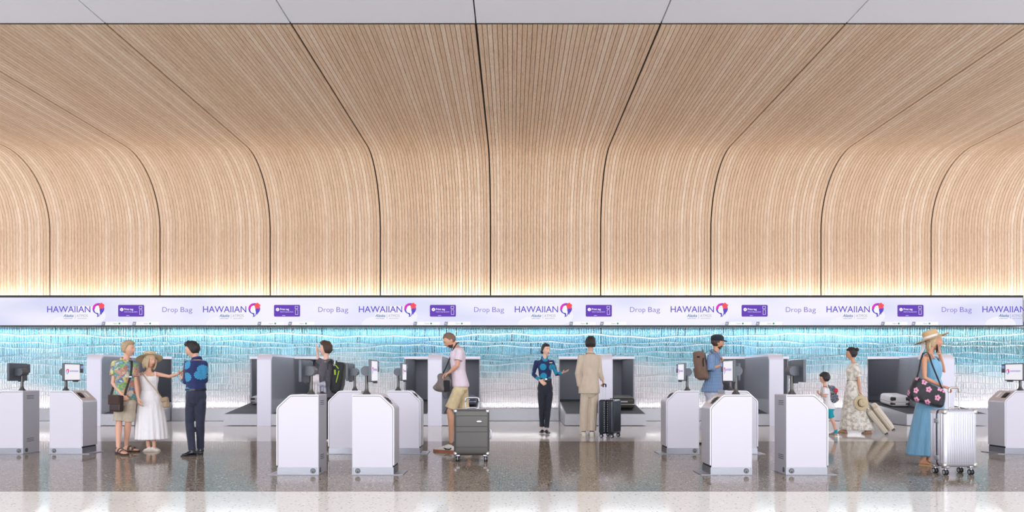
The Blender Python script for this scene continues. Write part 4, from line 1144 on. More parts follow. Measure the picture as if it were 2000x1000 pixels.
# dress: bodice then pleated skirt
k = P.k
bod = interp_secs([(P.P(292, 765), .112, .088), (P.P(291.5, 752), .118, .094), (P.P(291.5, 742), .132, .112), (P.P(291, 735), .132, .10), (P.P(291, 733), .10, .085)], 14)
MB().loft(vneck(P.rings(bod, 48), .055), cap=False).build('dress_bodice', WHITEC, P.root, smooth=180).modifiers.new('cloth', 'SOLIDIFY').thickness = .004
drape(P, interp_secs([(P.P(292, 763), .115, .09), (P.P(292.5, 770), .135, .112), (P.P(293.5, 785), .172, .145), (P.P(295, 815), .205, .18), (P.P(296, 838), .222, .20), (P.P(296.5, 857), .232, .21)], 34), WHITEC, 'dress_skirt', 17, .045, 3)
for (a, b) in (((278, 727.5, -.05), (281.5, 737, -.105)), ((302.5, 726, -.05), (304, 737, -.10))):
    MB().ribbon([P.P(a[0], a[1], .05), P.P(a[0], a[1] - 1.0, -.01), P.P(*a), P.P(*b)], .010, .003, P.r).build('dress_strap', WHITEC, P.root)
Mh = frame_head(P, 60, -8, -20)
hat(P, hp + Mh @ Vector((-.00, -.012, .055)), Mh, .195, .088, .092, STRAW, mat('thin_brown_band', srgb(110, 90, 70), .7), droop=.02, brimfn=lambda a: .02 * math.sin(a))

# person 3: staff man
P = Person('man seen from behind in a navy shirt with blue leaves and dark trousers', 'person', 380, 10.55, -150, .99, .83)
J = dict(pel=P.P(382, 779), nek=P.P(384, 703), hd=P.P(377, 683), sha=P.P(366.5, 711, .02), ela=P.P(363.5, 746, .0), wra=P.P(357, 743.5, .17), shb=P.P(398.5, 711.5, -.02), elb=P.P(400, 743, .06), wrb=P.P(392, 752, .24),
         hpa=P.P(374, 786, .0), kna=P.P(370.5, 826, -.0), ana=P.P(375.5, 880, -.05), hpb=P.P(391, 786), knb=P.P(391, 826, .04), anb=P.P(391.5, 876, .12))
mb = body_base(P, J, TORSO_M, False, None, SK_FAIR, (.84,.78,.8,.80,.78))
M = frame_head(P, -112, 12); hp = P.P(376.2, 683)
make_head(P, mb, hp, M, .236, True, HAIR_BLACK, 'short', thick=.014, top=.014)
hand(mb, J['wra'], P.P(353.5, 737, .2), P.r, .92, P.r, .6)
hand(mb, J['wrb'], P.P(384, 750, .3), -P.f, .92, UPV, .5)
for (an, toe) in ((J['ana'], P.G(354.5, 892)), (J['anb'], P.G(382, 883))):
    toe = toe + UPV * .012
    s_ = MB(); foot(s_, an, toe, 1.0, g=.008, hi=1.05); s_.tube([an + UPV * .0, an - UPV * .03], [.045, .05], 12); remesh(s_.build('dress_shoe', BLACKL, P.root, smooth=180), .006)
    sole(P, an, toe, 1.0, .018, mat('black_rubber_sole', srgb(24, 24, 26), .5), 'sole', z0=-.012)
finish_body(mb, P, SK_FAIR)
trousers(P, J, TORSO_M, NAVYW, 'trousers', .012, 2, .22, hemr=.066)
shirt(P, J, TORSO_M, .020, .20, 1.93, STAFF, 'leaf_print_shirt', .015)
belt_on(P, J, .24, TORSO_M, BLACKL, .026, .014, False)
collar(P, J, STAFF, .064, .034, .5)

# person 4: grey hoodie behind the kiosk
P4 = P = Person('person in a charcoal hooded top with one hand raised, seen from behind', 'person', 638, 13.1, -105, 1.02)
J = dict(pel=P.P(641, 776), nek=P.P(637.5, 706), hd=P.P(636, 683), sha=P.P(632, 715, -.15), ela=P.P(627, 744, -.20), wra=P.P(619, 752, -.16), shb=P.P(640, 714, .15), elb=P.P(622, 704, .25), wrb=P.P(619.5, 687, .26),
         hpa=P.P(640, 786, -.08), kna=P.P(638, 822, -.08), ana=P.P(641, 858, -.05), hpb=P.P(643, 786, .08), knb=P.P(642, 822, .08), anb=P.P(646, 855, .14))
mb = body_base(P, J, TORSO_M, False, None, SK_LIGHT, (.84,.78,.8,.80,.78))
M = frame_head(P, -102, -8); hp = P.P(635.7, 682)
make_head(P, mb, hp, M, .250, True, HAIR_BROWN, 'short', thick=.024, top=.012)
hand(mb, J['wra'], P.P(613, 757, -.15), -UPV, .95, P.r, .5); hand(mb, J['wrb'], P.P(617, 674, .27), P.r, 1.0, P.c, .25, 1.8)
for (an, toe) in ((J['ana'], P.G(632, 860)), (J['anb'], P.G(636, 856))):
    s_ = MB(); foot(s_, an, toe + UPV * .02, 1.0, g=.008, hi=1.05); remesh(s_.build('trainer', WHITEL, P.root, smooth=180), .008); sole(P, an, toe, 1.0, .022, WHITEL, 'sole')
finish_body(mb, P, SK_LIGHT, .007)
trousers(P, J, TORSO_M, BLACKC, 'trousers', .010, 2, .2)
shirt(P, J, TORSO_M, .022, .0, dict(a=1.9, b=1.05), GREYK, 'hooded_top', .022, hem_flare=.03)
hd_ = MB(); hd_.ball(J['nek'] - P.f * .055 + UPV * .0, .095, .085, .055, 16, 10, Matrix((P.w, P.f, UPV)).transposed()); hd_.ball(J['nek'] + P.f * .01 + UPV * .005, .078, .08, .035, 16, 8, Matrix((P.w, P.f, UPV)).transposed())
remesh(hd_.build('hood', GREYK, P.root, smooth=180), .008)

# person 5: pink t-shirt
P5 = P = Person('man with shaved head in pale pink t-shirt and sand shorts, looking into his bag', 'person', 893, 11.14, -88, 1.03, .86)
J = dict(pel=P.P(898, 754), nek=P.P(893, 679), hd=P.P(879, 664), sha=P.P(897.5, 689, -.17), ela=P.P(893, 714, -.21), wra=P.P(878.5, 727, -.14), shb=P.P(898, 690, .17), elb=P.P(890, 716, .22), wrb=P.P(877, 728, .12),
         hpa=P.P(895, 764, -.09), kna=P.P(878.5, 803, -.10), ana=P.P(881, 862, -.06), hpb=P.P(903, 764, .09), knb=P.P(906, 808, .10), anb=P.P(916, 862, .12))
mb = body_base(P, J, TORSO_M, False, None, SK_MID, (.84,.9,1,.84,1))
M = frame_head(P, -82, 34); hp = P.P(878.8, 664.5)
make_head(P, mb, hp, M, .245, True, HAIR_BUZZ, 'buzz', thick=.005, beard=BEARD)
hand(mb, J['wra'], P.P(870, 731, -.13), -UPV, .98, P.r * -1 + P.f, .5); hand(mb, J['wrb'], P.P(869, 733, .08), -UPV, .98, P.f, .5)
SNK = mat('white_trainer', srgb(226, 222, 216), .6)
for i_, (an, toe) in enumerate(((J['ana'], P.G(849, 881)), (J['anb'], P.G(888, 878)))):
    toe = toe + UPV * .02
    s_ = MB(); foot(s_, an, toe, 1.02, g=.010, hi=1.08); sh_ = remesh(s_.build('trainer', SNK, P.root, smooth=180), .006)
    sole(P, an, toe, 1.02, .030, GUM, 'gum_sole', z0=-.02, g=.012)
    d_ = Vector((toe.x - an.x, toe.y - an.y, 0)).normalized(); sd_ = Vector((d_.y, -d_.x, 0))
    if sd_.y > 0: sd_ = -sd_
    q = Vector((an.x, an.y, .055)) + sd_ * .048
    MB().ribbon([q + d_ * .13 + UPV * .012 - sd_ * .008, q + d_ * .06 - UPV * .006, q - UPV * .012, q - d_ * .035 + UPV * .012], .016, .004, UPV).build('side_stripe', BLACKC, sh_)
    MB().ribbon([q + d_ * .10 + UPV * .04 - sd_ * .018, q + d_ * .07 - UPV * .02], .012, .004, d_).build('side_stripe', BLACKC, sh_)
finish_body(mb, P, SK_MID)
trousers(P, J, TORSO_M, KHAKI2, 'shorts', .020, .88, .22, hemr=.112)
shirt(P, J, TORSO_M, .020, -.02, .60, PINKT, 'pink_t_shirt', .020, hem_flare=.03)

# person 6: staff woman
P6 = P = Person('woman in a navy blouse with cyan leaves and dark trousers, gesturing with open palm', 'person', 1063, 14.75, 12, 1.0)
J = dict(pel=P.P(1065, 761), nek=P.P(1063.5, 701), hd=P.P(1066, 683), sha=P.P(1047.5, 708, 0), ela=P.P(1041.5, 731, .03), wra=P.P(1054.5, 743, -.12), shb=P.P(1078.5, 708, 0), elb=P.P(1087, 731, .0), wrb=P.P(1099, 728, -.12),
         hpa=P.P(1058, 768), kna=P.P(1058, 800, -.02), ana=P.P(1058.5, 834, 0), hpb=P.P(1072, 768), knb=P.P(1070.5, 800, -.02), anb=P.P(1067.5, 836, -.08))
mb = body_base(P, J, TORSO_F, True, None, SK_LIGHT, (.84,.78,.8,.82,.80))
M = frame_head(P, 40, 0); hp = P.P(1066, 683.5)
hr = make_head(P, mb, hp, M, .245, True, HAIR_BLACK, 'bun', fem=True, thick=.014)
MB().ball(hp + M @ Vector((0, -.105, -.035)), .045, .038, .045, 16, 12, M).build('bun', HAIR_BLACK, hr, smooth=180)
hand(mb, J['wra'], P.P(1068, 753, -.16), -P.f, .95, UPV, .25); hand(mb, J['wrb'], P.P(1112, 723.5, -.2), UPV, .95, P.c + UPV * .3, .18, 1.6)
for (an, toe) in ((J['ana'], P.G(1056, 846.5)), (J['anb'], P.G(1071.5, 848))):
    foot(mb, an, toe + UPV * .01, .9, hi=.72)
    s_ = MB(); foot(s_, an, toe + UPV * .008, .9, g=.010, hi=.80); s_.tube([Vector((an.x, an.y, .05)) - (toe - an).normalized() * .02, Vector((an.x, an.y, .004)) - (toe - an).normalized() * .02], [.016, .010], 8, ends=False)
    remesh(s_.build('court_shoe', BLACKL, P.root, smooth=180), .006)
finish_body(mb, P, SK_LIGHT)
trousers(P, J, TORSO_F, NAVYD, 'trousers', .010, 1.98, .34, hemr=.058, fem=True)
shirt(P, J, TORSO_F, .016, .30, 1.92, STAFF2, 'leaf_print_blouse', .014, fem=True, vox=.008)
belt_on(P, J, .34, TORSO_F, BLACKL, .022, .014)
collar(P, J, STAFF2, .060, .038, .7)
q = P.P(1076, 708.5, -.115); MB().rbox(q, (.06, .004, .014), .002, 1).build('name_badge', mat('brass_badge', srgb(196, 170, 96), .35, .8), P.root)
for i in range(5):
    c_ = J['nek'].lerp(J['pel'], .15 + .11 * i) + P.f * (.118 + (.02 if i == 1 else .012)); MB().ball(c_, .006, .006, .006, 8, 6).build('button', BLACKC, P.root)

# person 7: beige suit
P7 = P = Person('man with black hair seen from behind in a loose beige suit', 'person', 1152, 13.9, 168, 1.06, .84)
J = dict(pel=P.P(1151, 764), nek=P.P(1153, 691), hd=P.P(1153.5, 671), sha=P.P(1135, 699, 0), ela=P.P(1128.5, 729, .0), wra=P.P(1131.5, 756, .05), shb=P.P(1168, 699, 0), elb=P.P(1171, 727, -.02), wrb=P.P(1177, 743.5, .02),
         hpa=P.P(1143, 772), kna=P.P(1140.5, 805, 0), ana=P.P(1140, 842, .02), hpb=P.P(1160, 772), knb=P.P(1158, 805, 0), anb=P.P(1156, 842, 0))
mb = body_base(P, J, TORSO_M, False, None, SK_MID, (.84,.78,.8,.80,.78))
M = frame_head(P, 172, 4); hp = P.P(1153.5, 671.5)
make_head(P, mb, hp, M, .245, True, HAIR_BLACK, 'short', thick=.024, top=.005)
hand(mb, J['wra'], P.P(1132, 766, .05), P.r, .95, P.f, .6); hand(mb, J['wrb'], P.P(1179.5, 752, .02), P.r * -1, .98, -P.f * 1 + UPV * .0, 1.1)
for (an, toe) in ((J['ana'], P.G(1137, 850)), (J['anb'], P.G(1157, 851))):
    toe = Vector((toe.x, toe.y + .13, .02)); toe2 = toe + P.f * .02
    s_ = MB(); foot(s_, an + UPV * 0, toe2, 1.1, g=.014, hi=1.15); remesh(s_.build('trainer', mat('cream_trainer', srgb(222, 214, 202), .7), P.root, smooth=180), .008)
    sole(P, an, toe2, 1.1, .026, CREAMSOLE, 'sole', z0=-.02, g=.014)
    MB().tube([an + UPV * .06, an - UPV * .0], [.040, .040], 12).build('sock', BLACKC, P.root, smooth=180)
finish_body(mb, P, SK_MID)
trousers(P, J, TORSO_M, BEIGE, 'trousers', .018, 1.98, .2, rads=[.105, .102, .098, .096, .094, .092, .092], hemr=.092)
shirt(P, J, TORSO_M, .034, -.06, 1.92, BEIGE, 'jacket', .022, hem_flare=.06)
collar(P, J, BEIGE, .070, .028, .4)

# person 8: check shirt
P8 = P = Person('bearded man in a navy cap and blue check shirt with pale trousers', 'person', 1398, 12.3, 78, 1.06)
J = dict(pel=P.P(1392, 764), nek=P.P(1397, 690), hd=P.P(1402, 668), sha=P.P(1389, 699, -.16), ela=P.P(1387.5, 721, -.22), wra=P.P(1407, 713, -.14), shb=P.P(1399, 700, .18), elb=P.P(1400, 728, .24), wrb=P.P(1408, 745, .22),
         hpa=P.P(1391, 770, -.09), kna=P.P(1402, 812, -.10), ana=P.P(1404, 855, -.05), hpb=P.P(1391, 770, .09), knb=P.P(1386, 815, .1), anb=P.P(1371, 842, .12))
mb = body_base(P, J, TORSO_M, False, None, SK_TAN, (.84,.78,.9,.80,.78))
M = frame_head(P, 105, 2); hp = P.P(1401, 669)
make_head(P, mb, hp, M, .250, True, HAIR_BROWN, 'short', thick=.008, beard=BEARD)
hand(mb, J['wra'], P.P(1414, 703, -.12), -P.f + UPV * .2, .98, UPV, .8); hand(mb, J['wrb'], P.P(1412, 756, .2), -P.f, .98, P.f, .5)
for (an, toe, z_) in ((J['ana'], P.P(1420, 866, -.05), 0), (J['anb'], P.P(1378, 862, .12), 0)):
    toe.z = .02 if toe.x > 0.1 else .02
    s_ = MB(); foot(s_, an, toe, 1.0, g=.010, hi=1.1); s_.tube([an, Vector((an.x, an.y, .06))], [.045, .045], 12); remesh(s_.build('trainer', WHITEL, P.root, smooth=180), .008); sole(P, an, toe, 1.0, .022, BLACKC, 'sole', z0=-.02)
finish_body(mb, P, SK_TAN, .007)
trousers(P, J, TORSO_M, PALEBLUE, 'trousers', .020, 2, .2)
shirt(P, J, TORSO_M, .026, -.02, 1.35, PLAID, 'check_shirt', .026, hem_flare=.10)
collar(P, J, PLAID, .070, .034, .5)
cp = MB(); cp.loft([[hp + M @ (Vector((x * r_, y * r_ * 1.22 - .002, z))) for (x, y) in [(math.cos(2 * PI * i / 28), math.sin(2 * PI * i / 28)) for i in range(28)]] for (r_, z) in ((.088, .028), (.094, .045), (.094, .075), (.086, .105), (.066, .128), (.03, .140), (.004, .142))])
cp.loft([[hp + M @ Vector((x, y, z)) for (x, y, z) in ((-w_, y_, z_), (-w_ * .5, y_, z_ + .012), (0, y_, z_ + .015), (w_ * .5, y_, z_ + .012), (w_, y_, z_), (w_ * .5, y_, z_ + .005), (0, y_, z_ + .008), (-w_ * .5, y_, z_ + .005))] for (w_, y_, z_) in ((.085, .06, .035), (.080, .10, .034), (.062, .14, .026), (.035, .165, .018))])
cp.build('flat_cap', fabric('navy_cap_cotton', srgb(26, 30, 44)), P.root, smooth=50)

# person 9: boy
P9 = P = Person('small boy in a white t-shirt and teal shorts walking with a navy backpack', 'person', 1615, 14.0, -88, .74, .82)
J = dict(pel=P.P(1620, 796), nek=P.P(1611, 756), hd=P.P(1610, 740), sha=P.P(1611, 761, -.11), ela=P.P(1613.5, 774.5, -.15), wra=P.P(1602, 770.5, -.08), shb=P.P(1612, 761, .11), elb=P.P(1611, 776, .14), wrb=P.P(1602, 771, .06),
         hpa=P.P(1619.5, 799, -.05), kna=P.P(1625, 820, -.05), ana=P.P(1632.5, 842, -.04), hpb=P.P(1619, 799, .06), knb=P.P(1612, 820, .06), anb=P.P(1607, 842, .08))
mb = body_base(P, J, TORSO_M, False, None, SK_FAIR, (.84,.9,1,.84,1))
M = frame_head(P, -95, -4); hp = P.P(1610.3, 739)
make_head(P, mb, hp, M, .212, True, HAIR_BLACK, 'boy', child=True, thick=.020)
hand(mb, J['wra'], P.P(1597, 767, -.07), UPV, .7, P.c * -1, .7); hand(mb, J['wrb'], P.P(1598, 768, .04), UPV, .7, P.r, .7)
BSH = floral('multicolour_trainer', [srgb(40, 130, 190), srgb(206, 60, 60), srgb(240, 200, 70), srgb(40, 110, 180)], 30)
for (an, toe) in ((J['ana'], P.G(1621, 850)), (J['anb'], P.G(1596, 848))):
    toe = toe + UPV * .012
    s_ = MB(); foot(s_, an, toe, .78, g=.008, hi=1.15, heel_back=.045); remesh(s_.build('trainer', BSH, P.root, smooth=180), .006); sole(P, an, toe, .78, .016, WHITEL, 'sole', z0=-.012, heel_back=.05)
    MB().tube([an + UPV * .02, an - UPV * .02], [.03, .034], 10).build('sock', TEAL, P.root, smooth=180)
finish_body(mb, P, SK_FAIR)
trousers(P, J, TORSO_M, TEAL, 'shorts', .012, .80, .2, hemr=.10)
shirt(P, J, TORSO_M, .018, -.06, .72, WHITEC, 'white_t_shirt', .016, hem_flare=.015)

# person 10: floral dress
P10 = P = Person('woman with a hair bun in a long cream floral dress, walking', 'person', 1670, 14.6, -88, .98)
J = dict(pel=P.P(1664, 762), nek=P.P(1667.5, 709), hd=P.P(1663, 691), sha=P.P(1671, 715, -.13), ela=P.P(1677, 742, -.17), wra=P.P(1679.5, 765, -.16), shb=P.P(1669, 716, .13), elb=P.P(1668, 742, .18), wrb=P.P(1664, 763, .18),
         hpa=P.P(1666, 772, -.07), kna=P.P(1676, 805, -.06), ana=P.P(1697, 838, -.04), hpb=P.P(1662, 772, .07), knb=P.P(1655, 805, .08), anb=P.P(1650, 838, .10))
mb = body_base(P, J, TORSO_F, True, None, SK_MID, (.82,.9,1,.9,1))
M = frame_head(P, -92, 2); hp = P.P(1663, 691.5)
hr = make_head(P, mb, hp, M, .245, True, HAIR_BLACK, 'bun', fem=True, thick=.016)
MB().ball(hp + M @ Vector((0, -.105, .085)), .040, .038, .042, 16, 12, M).build('bun', HAIR_BLACK, hr, smooth=180)
hand(mb, J['wra'], P.P(1681.5, 777, -.17), P.f * -1, .92, P.c, .7); hand(mb, J['wrb'], P.P(1662, 775, .18), P.f * -1, .92, P.c, .6)
for (an, toe) in ((J['ana'], P.G(1684, 847)), (J['anb'], P.G(1638, 845))):
    toe = toe + UPV * .015; foot(mb, an, toe, .95); sole(P, an, toe, .95, .014, TANL, 'sandal_sole', z0=-.014)
    strap_over(P, an, toe, .95, .66, .044, .024, mat('metallic_strap', srgb(176, 160, 126), .4, .4), 'sandal_strap', .012)
finish_body(mb, P, SK_MID)
shirt(P, J, TORSO_F, .024, .25, .80, BOTAN, 'dress_top', .030, fem=True)
drape(P, interp_secs([(P.P(1665.5, 742), .118, .100), (P.P(1665.5, 748), .142, .112), (P.P(1666, 765), .175, .150), (P.P(1668, 795), .20, .21), (P.P(1671, 818), .22, .265), (P.P(1674, 839), .24, .315)], 34), BOTAN, 'dress_skirt', 15, .06, 8)
MB().loft(P.rings([(P.P(1665.5, y_), .126, .106) for y_ in (742, 744.5)], 28), cap=False).build('dress_sash', mat('sage_sash', srgb(150, 146, 124), .8), P.root, smooth=180).modifiers.new('t', 'SOLIDIFY').thickness = .006
MB().ribbon([P.P(1656.5, 743, -.02), P.P(1655, 750, -.03), P.P(1656, 758, -.03)], .02, .004, P.c).build('sash_end', mat('sage_sash_end', srgb(150, 146, 124), .8), P.root)

# person 11: blue dress
P11 = P = Person('woman in a long light blue dress and golden straw hat, talking on a phone', 'person', 1818, 9.5, 78, .93)
J = dict(pel=P.P(1819, 768), nek=P.P(1815, 693), hd=P.P(1825, 668), sha=P.P(1805, 700, -.11), ela=P.P(1806, 738, -.19), wra=P.P(1841, 755, -.24), shb=P.P(1824, 702, .12), elb=P.P(1843, 726, .18), wrb=P.P(1835.5, 692, .06),
         hpa=P.P(1817, 785, -.07), kna=P.P(1812, 838, -.06), ana=P.P(1804, 899, -.10), hpb=P.P(1822, 785, .07), knb=P.P(1820, 838, .08), anb=P.P(1814, 893, .12))
mb = body_base(P, J, TORSO_F, True, None, SK_TAN, (.80,1,1,.9,1))
M = frame_head(P, 84, 2, 0); hp = P.P(1824.5, 667)
hr = make_head(P, mb, hp, M, .225, True, HAIR_LBLOND, 'bob', fem=True, thick=.012)
hb = MB()
for i in range(9):
    a = math.radians(120 + 120 * i / 8); x, y = math.sin(a), math.cos(a)
    hb.tube([hp + M @ Vector((x * .075, y * .085, -.02)), hp + M @ Vector((x * .072, y * .085, -.08)), hp + M @ Vector((x * .055, y * .075, -.135 + .01 * (i % 3)))], [.016, .016, .008], 8)
hb.build('hair_lock', HAIR_LBLOND, hr, smooth=180)
hand(mb, J['wra'], P.P(1853, 757.5, -.26), -UPV, .9, P.f, .75); hand(mb, J['wrb'], P.P(1834, 676, .0), -P.f * 1.0, .88, P.c, .75)
for (an, toe) in ((J['ana'], P.G(1824, 911)), (J['anb'], P.G(1832, 903))):
    toe = toe + UPV * .018; foot(mb, an, toe, .9)
    sole(P, an, toe, .92, .018, mat('woven_jute', srgb(196, 160, 112), .8), 'mule_sole', z0=-.018)
    s_ = MB(); A_ = foot(s_, an + (toe - an).normalized() * .10, toe, .9, g=.010, heel_back=.0, hi=.9); remesh(s_.build('mule_upper', mat('silver_white_leather', srgb(226, 226, 232), .4), P.root, smooth=180), .006)
finish_body(mb, P, SK_TAN)
bod = interp_secs([(P.P(1821, 742), .108, .090), (P.P(1821, 736), .122, .10), (P.P(1821, 725), .132, .112), (P.P(1820.5, 714), .134, .112), (P.P(1819.5, 705), .125, .10), (P.P(1819, 702), .11, .09)], 14)
MB().loft(vneck(P.rings(bod, 48), .055), cap=False).build('dress_bodice', SATB, P.root, smooth=180).modifiers.new('cloth', 'SOLIDIFY').thickness = .004
drape(P, interp_secs([(P.P(1821, 740), .112, .096), (P.P(1820, 752), .140, .125), (P.P(1818, 775), .160, .150), (P.P(1813, 820), .19, .18), (P.P(1808, 860), .21, .20), (P.P(1805.5, 888), .22, .215)], 34), SATB, 'dress_skirt', 12, .05, 5)
for d_ in (-.09, .07):
    MB().ribbon([P.P(1811, 694, d_), P.P(1816, 692, d_), P.P(1822, 700, d_), P.P(1826, 708, d_ * .8)], .010, .003, P.c).build('dress_strap', SATB, P.root)
Mh = frame_head(P, 84, -8, 0)
Mh = frame_head(P, 84, -18, 0)
hat(P, hp + Mh @ Vector((0, -.012, .050)), Mh, .215, .092, .11, STRAW2, mat('white_hat_ribbon', srgb(236, 230, 228), .7), droop=.025, brimfn=lambda a: .035 * math.sin(a) ** 1 if math.sin(a) > 0 else .01)
MB().ribbon([hp + Mh @ Vector((0, -.115, .06)), P.P(1803, 682, -.04), P.P(1797.5, 693, -.04), P.P(1795.5, 702, -.04)], .05, .003, P.c + P.f).build('hat_ribbon_tail', mat('white_ribbon', srgb(238, 232, 232), .7), P.root)
MB().ribbon([P.P(1818, 691, -.10), P.P(1824, 700, -.12), P.P(1830, 706, -.09)], .004, .003, P.r).build('necklace', mat('brown_cord', srgb(90, 66, 60), .6), P.root)

# ================================================================ luggage and bags
def mtx(rz, tilt_y=0.0, tilt_x=0.0):
    return Matrix.Rotation(rz, 3, 'Z') @ Matrix.Rotation(tilt_y, 3, 'Y') @ Matrix.Rotation(tilt_x, 3, 'X')
ALU = mat('silver_ribbed_polycarbonate', srgb(198, 198, 206), .25, .55); GREYS = mat('grey_polycarbonate', srgb(86, 84, 81), .38, .25); NAVYS = mat('midnight_polycarbonate', srgb(44, 48, 58), .22, .3)
CREAMS = mat('cream_polycarbonate', srgb(214, 204, 186), .4); OLIVES = mat('olive_black_shell', srgb(46, 44, 36), .4); PALES = mat('pale_grey_shell', srgb(196, 196, 198), .4); BLUES = mat('slate_blue_fabric', srgb(74, 78, 98), .7)
CHROME = mat('satin_chrome', srgb(190, 192, 198), .28, .9); WHEELW = mat('wheel_hub_grey', srgb(176, 178, 186), .4, .3); RUBBER = mat('black_tyre_rubber', srgb(26, 26, 28), .6)
def suitcase(label, loc, rz, w, d, z0, z1, m, ribs='v', handle=0.0, hw=.18, tilt=None, corners=None, name='suitcase', wheel_r=.028, trim=None, hz_lines=None, hy=.06, group=None):
    r = empty(name, loc, rz); tag(r, label, 'suitcase')
    if tilt: r.rotation_euler = tilt
    h = z1 - z0; zc = (z0 + z1) / 2
    mb = MB()
    def half(y0, y1):
        mb.rbox((0, (y0 + y1) / 2, zc), (w, abs(y1 - y0), h), (.045, .03, .045) if False else .04, 5)
    half(-d / 2, -.004); half(.004, d / 2)
    if ribs == 'v':
        n = max(6, int(w / .034))
        for i in range(n):
            x = -w / 2 + .05 + (w - .10) * i / (n - 1)
            for s_ in (-1, 1): mb.tube([(x, s_ * (d / 2 - .001), z0 + .05), (x, s_ * (d / 2 - .001), z1 - .05)], .0075, 8)
        nn = max(2, int(d / .036))
        for i in range(nn):
            y = -d / 2 + .045 + (d - .09) * i / (nn - 1)
            if abs(y) < .02: continue
            for s_ in (-1, 1): mb.tube([(s_ * (w / 2 - .001), y, z0 + .05), (s_ * (w / 2 - .001), y, z1 - .05)], .0075, 8)
    elif ribs == 'h':
        for z in hz_lines or []:
            for s_ in (-1, 1): mb.tube([(-w / 2 + .03, s_ * (d / 2 + .001), z), (w / 2 - .03, s_ * (d / 2 + .001), z)], .0045, 8)
    mb.build('shell', m, r, smooth=50)
    # zip or frame line
    zt = MB(); pr = round_prof([(-w / 2 - .001, z0 + .0), (w / 2 + .001, z0), (w / 2 + .001, z1 + .001), (-w / 2 - .001, z1 + .001)], [.045] * 4, 5)
    zt.prism(pr, -.006, .006); zt.build('frame_seam', trim or CHROME, r, smooth=40)
    # castors
    for sx_c in (-1, 1):
        for sy_c in (-1, 1):
            x, y = sx_c * (w / 2 - .05), sy_c * (d / 2 - .045)
            hs = MB().rbox((x, y, z0 - .002), (.07, .06, .03), .01, 2); hs.cyl((x, y, z0 - .01), (x, y, wheel_r + .01), .012, n=10)
            cst = hs.build('castor', CHROME if ribs != 'v' or m is ALU else RUBBER, r, smooth=40)
            wb = MB()
            for q in (-1, 1): wb.cyl((x + q * .008, y, wheel_r), (x + q * .022, y, wheel_r), wheel_r, n=18)
            wb.build('wheel', RUBBER, cst, smooth=40)
            MB().cyl((x - .024, y, wheel_r), (x + .024, y, wheel_r), wheel_r * .62, n=16).build('hub', WHEELW, cst, smooth=40)
    hb = MB().tube([(-.07, -.03, z1 - .002), (-.055, -.03, z1 + .018), (.055, -.03, z1 + .018), (.07, -.03, z1 - .002)], .008, 8)
    hb.build('top_grip', corners or m, r, smooth=60)
    if handle:
        hm = MB()
        for s_ in (-1, 1): hm.cyl((s_ * hw / 2, hy, z1 - .01), (s_ * hw / 2, hy, handle - .01), .007, n=10)
        hh = hm.build('telescopic_handle', CHROME, r, smooth=40)
        MB().tube([(-hw / 2, hy, handle - .05), (-hw / 2 + .004, hy, handle - .01), (-hw / 2 + .03, hy, handle), (hw / 2 - .03, hy, handle), (hw / 2 - .004, hy, handle - .01), (hw / 2, hy, handle - .05)], .013, 10).build('grip', corners or m, hh, smooth=60)
    if corners:
        for sx_c in (-1, 1):
            for zz in (z0, z1):
                cm = MB().rbox((sx_c * (w / 2 - .022), -d / 2 + .02, zz + (.026 if zz == z0 else -.026)), (.052, .05, .060), .022, 4)
                cm.build('corner_guard', corners, r, smooth=60)
    return r
# grey case beside the man in pink
Yc = gy(902) + .0
c1 = suitcase('large grey hard-shell suitcase with silver corners beside the man in the pink t-shirt', ((920.8 - 1000) * Yc / FOC, Yc + .13, 0), 0, .485, .27, .085, .718, GREYS, 'h', .872, .19, corners=CHROME, hz_lines=[.63, .485, .41, .20, .13], wheel_r=.036)
MB().ball((.105, -.138, .55), .038, .006, .020, 20, 8).build('oval_badge', CHROME, c1, smooth=180)
MB().tube([(.243, -.02, .30), (.262, -.02, .32), (.262, -.02, .42), (.243, -.02, .44)], .010, 8).build('side_grip', CHROME, c1, smooth=60)
# midnight case of the man in beige: narrow side towards the camera
Yc = 13.50
c2 = suitcase('dark midnight-blue ribbed suitcase held by the man in the beige suit', ((1190 - 1000) * 13.75 / FOC + .02, 13.80, 0), math.radians(62), .46, .30, .075, .725, NAVYS, 'v', 1.02, .14, wheel_r=.034, trim=mat('black_zip', srgb(30, 30, 34), .5), hy=.11)
st = MB()
for q in (-1, 1):
    for i in range(14): st.ball((-.232, q * .030, .13 + .042 * i), .004, .006, .009, 8, 6)
st.build('zip_studs', CHROME, c2, smooth=180)
# silver ribbed case of the woman in blue
Yc = gy(929)
c3 = suitcase('large silver ribbed suitcase in front of the woman in the blue dress', ((1874 - 1000) * Yc / FOC + .02, Yc + .16, 0), math.radians(5), .42, .27, .095, .775, ALU, 'v', 1.035, .13, wheel_r=.032, corners=mat('warm_silver_guard', srgb(196, 192, 186), .3, .7), hy=-.02, trim=mat('grey_frame', srgb(120, 120, 128), .35, .8))
for zz in (.64, .20):
    for s_ in (-1, 1): MB().rbox((-.212, s_ * .018, zz), (.012, .045, .055), .004, 2).build('latch', CHROME, c3, smooth=40)
# cream case pulled by the woman in the floral dress
P = P10; a_ = math.radians(-38)
p_w = P.P(1742, 847, -.05)
ang = math.radians(38)
Yw = 14.45
c4 = suitcase('cream hard-shell suitcase tilted on its wheels, pulled by the woman in the floral dress', ((1737 - 1000) * Yw / FOC - .0, Yw, .035), 0, .38, .24, .045, .60, CREAMS, 'v', .98, .13, wheel_r=.030, trim=mat('tan_zip', srgb(150, 132, 104), .6), hy=.02)
c4.rotation_euler = (Matrix.Rotation(-ang, 3, 'Y') @ Matrix.Rotation(math.radians(68), 3, 'Z')).to_euler()
c4.location.z = .075
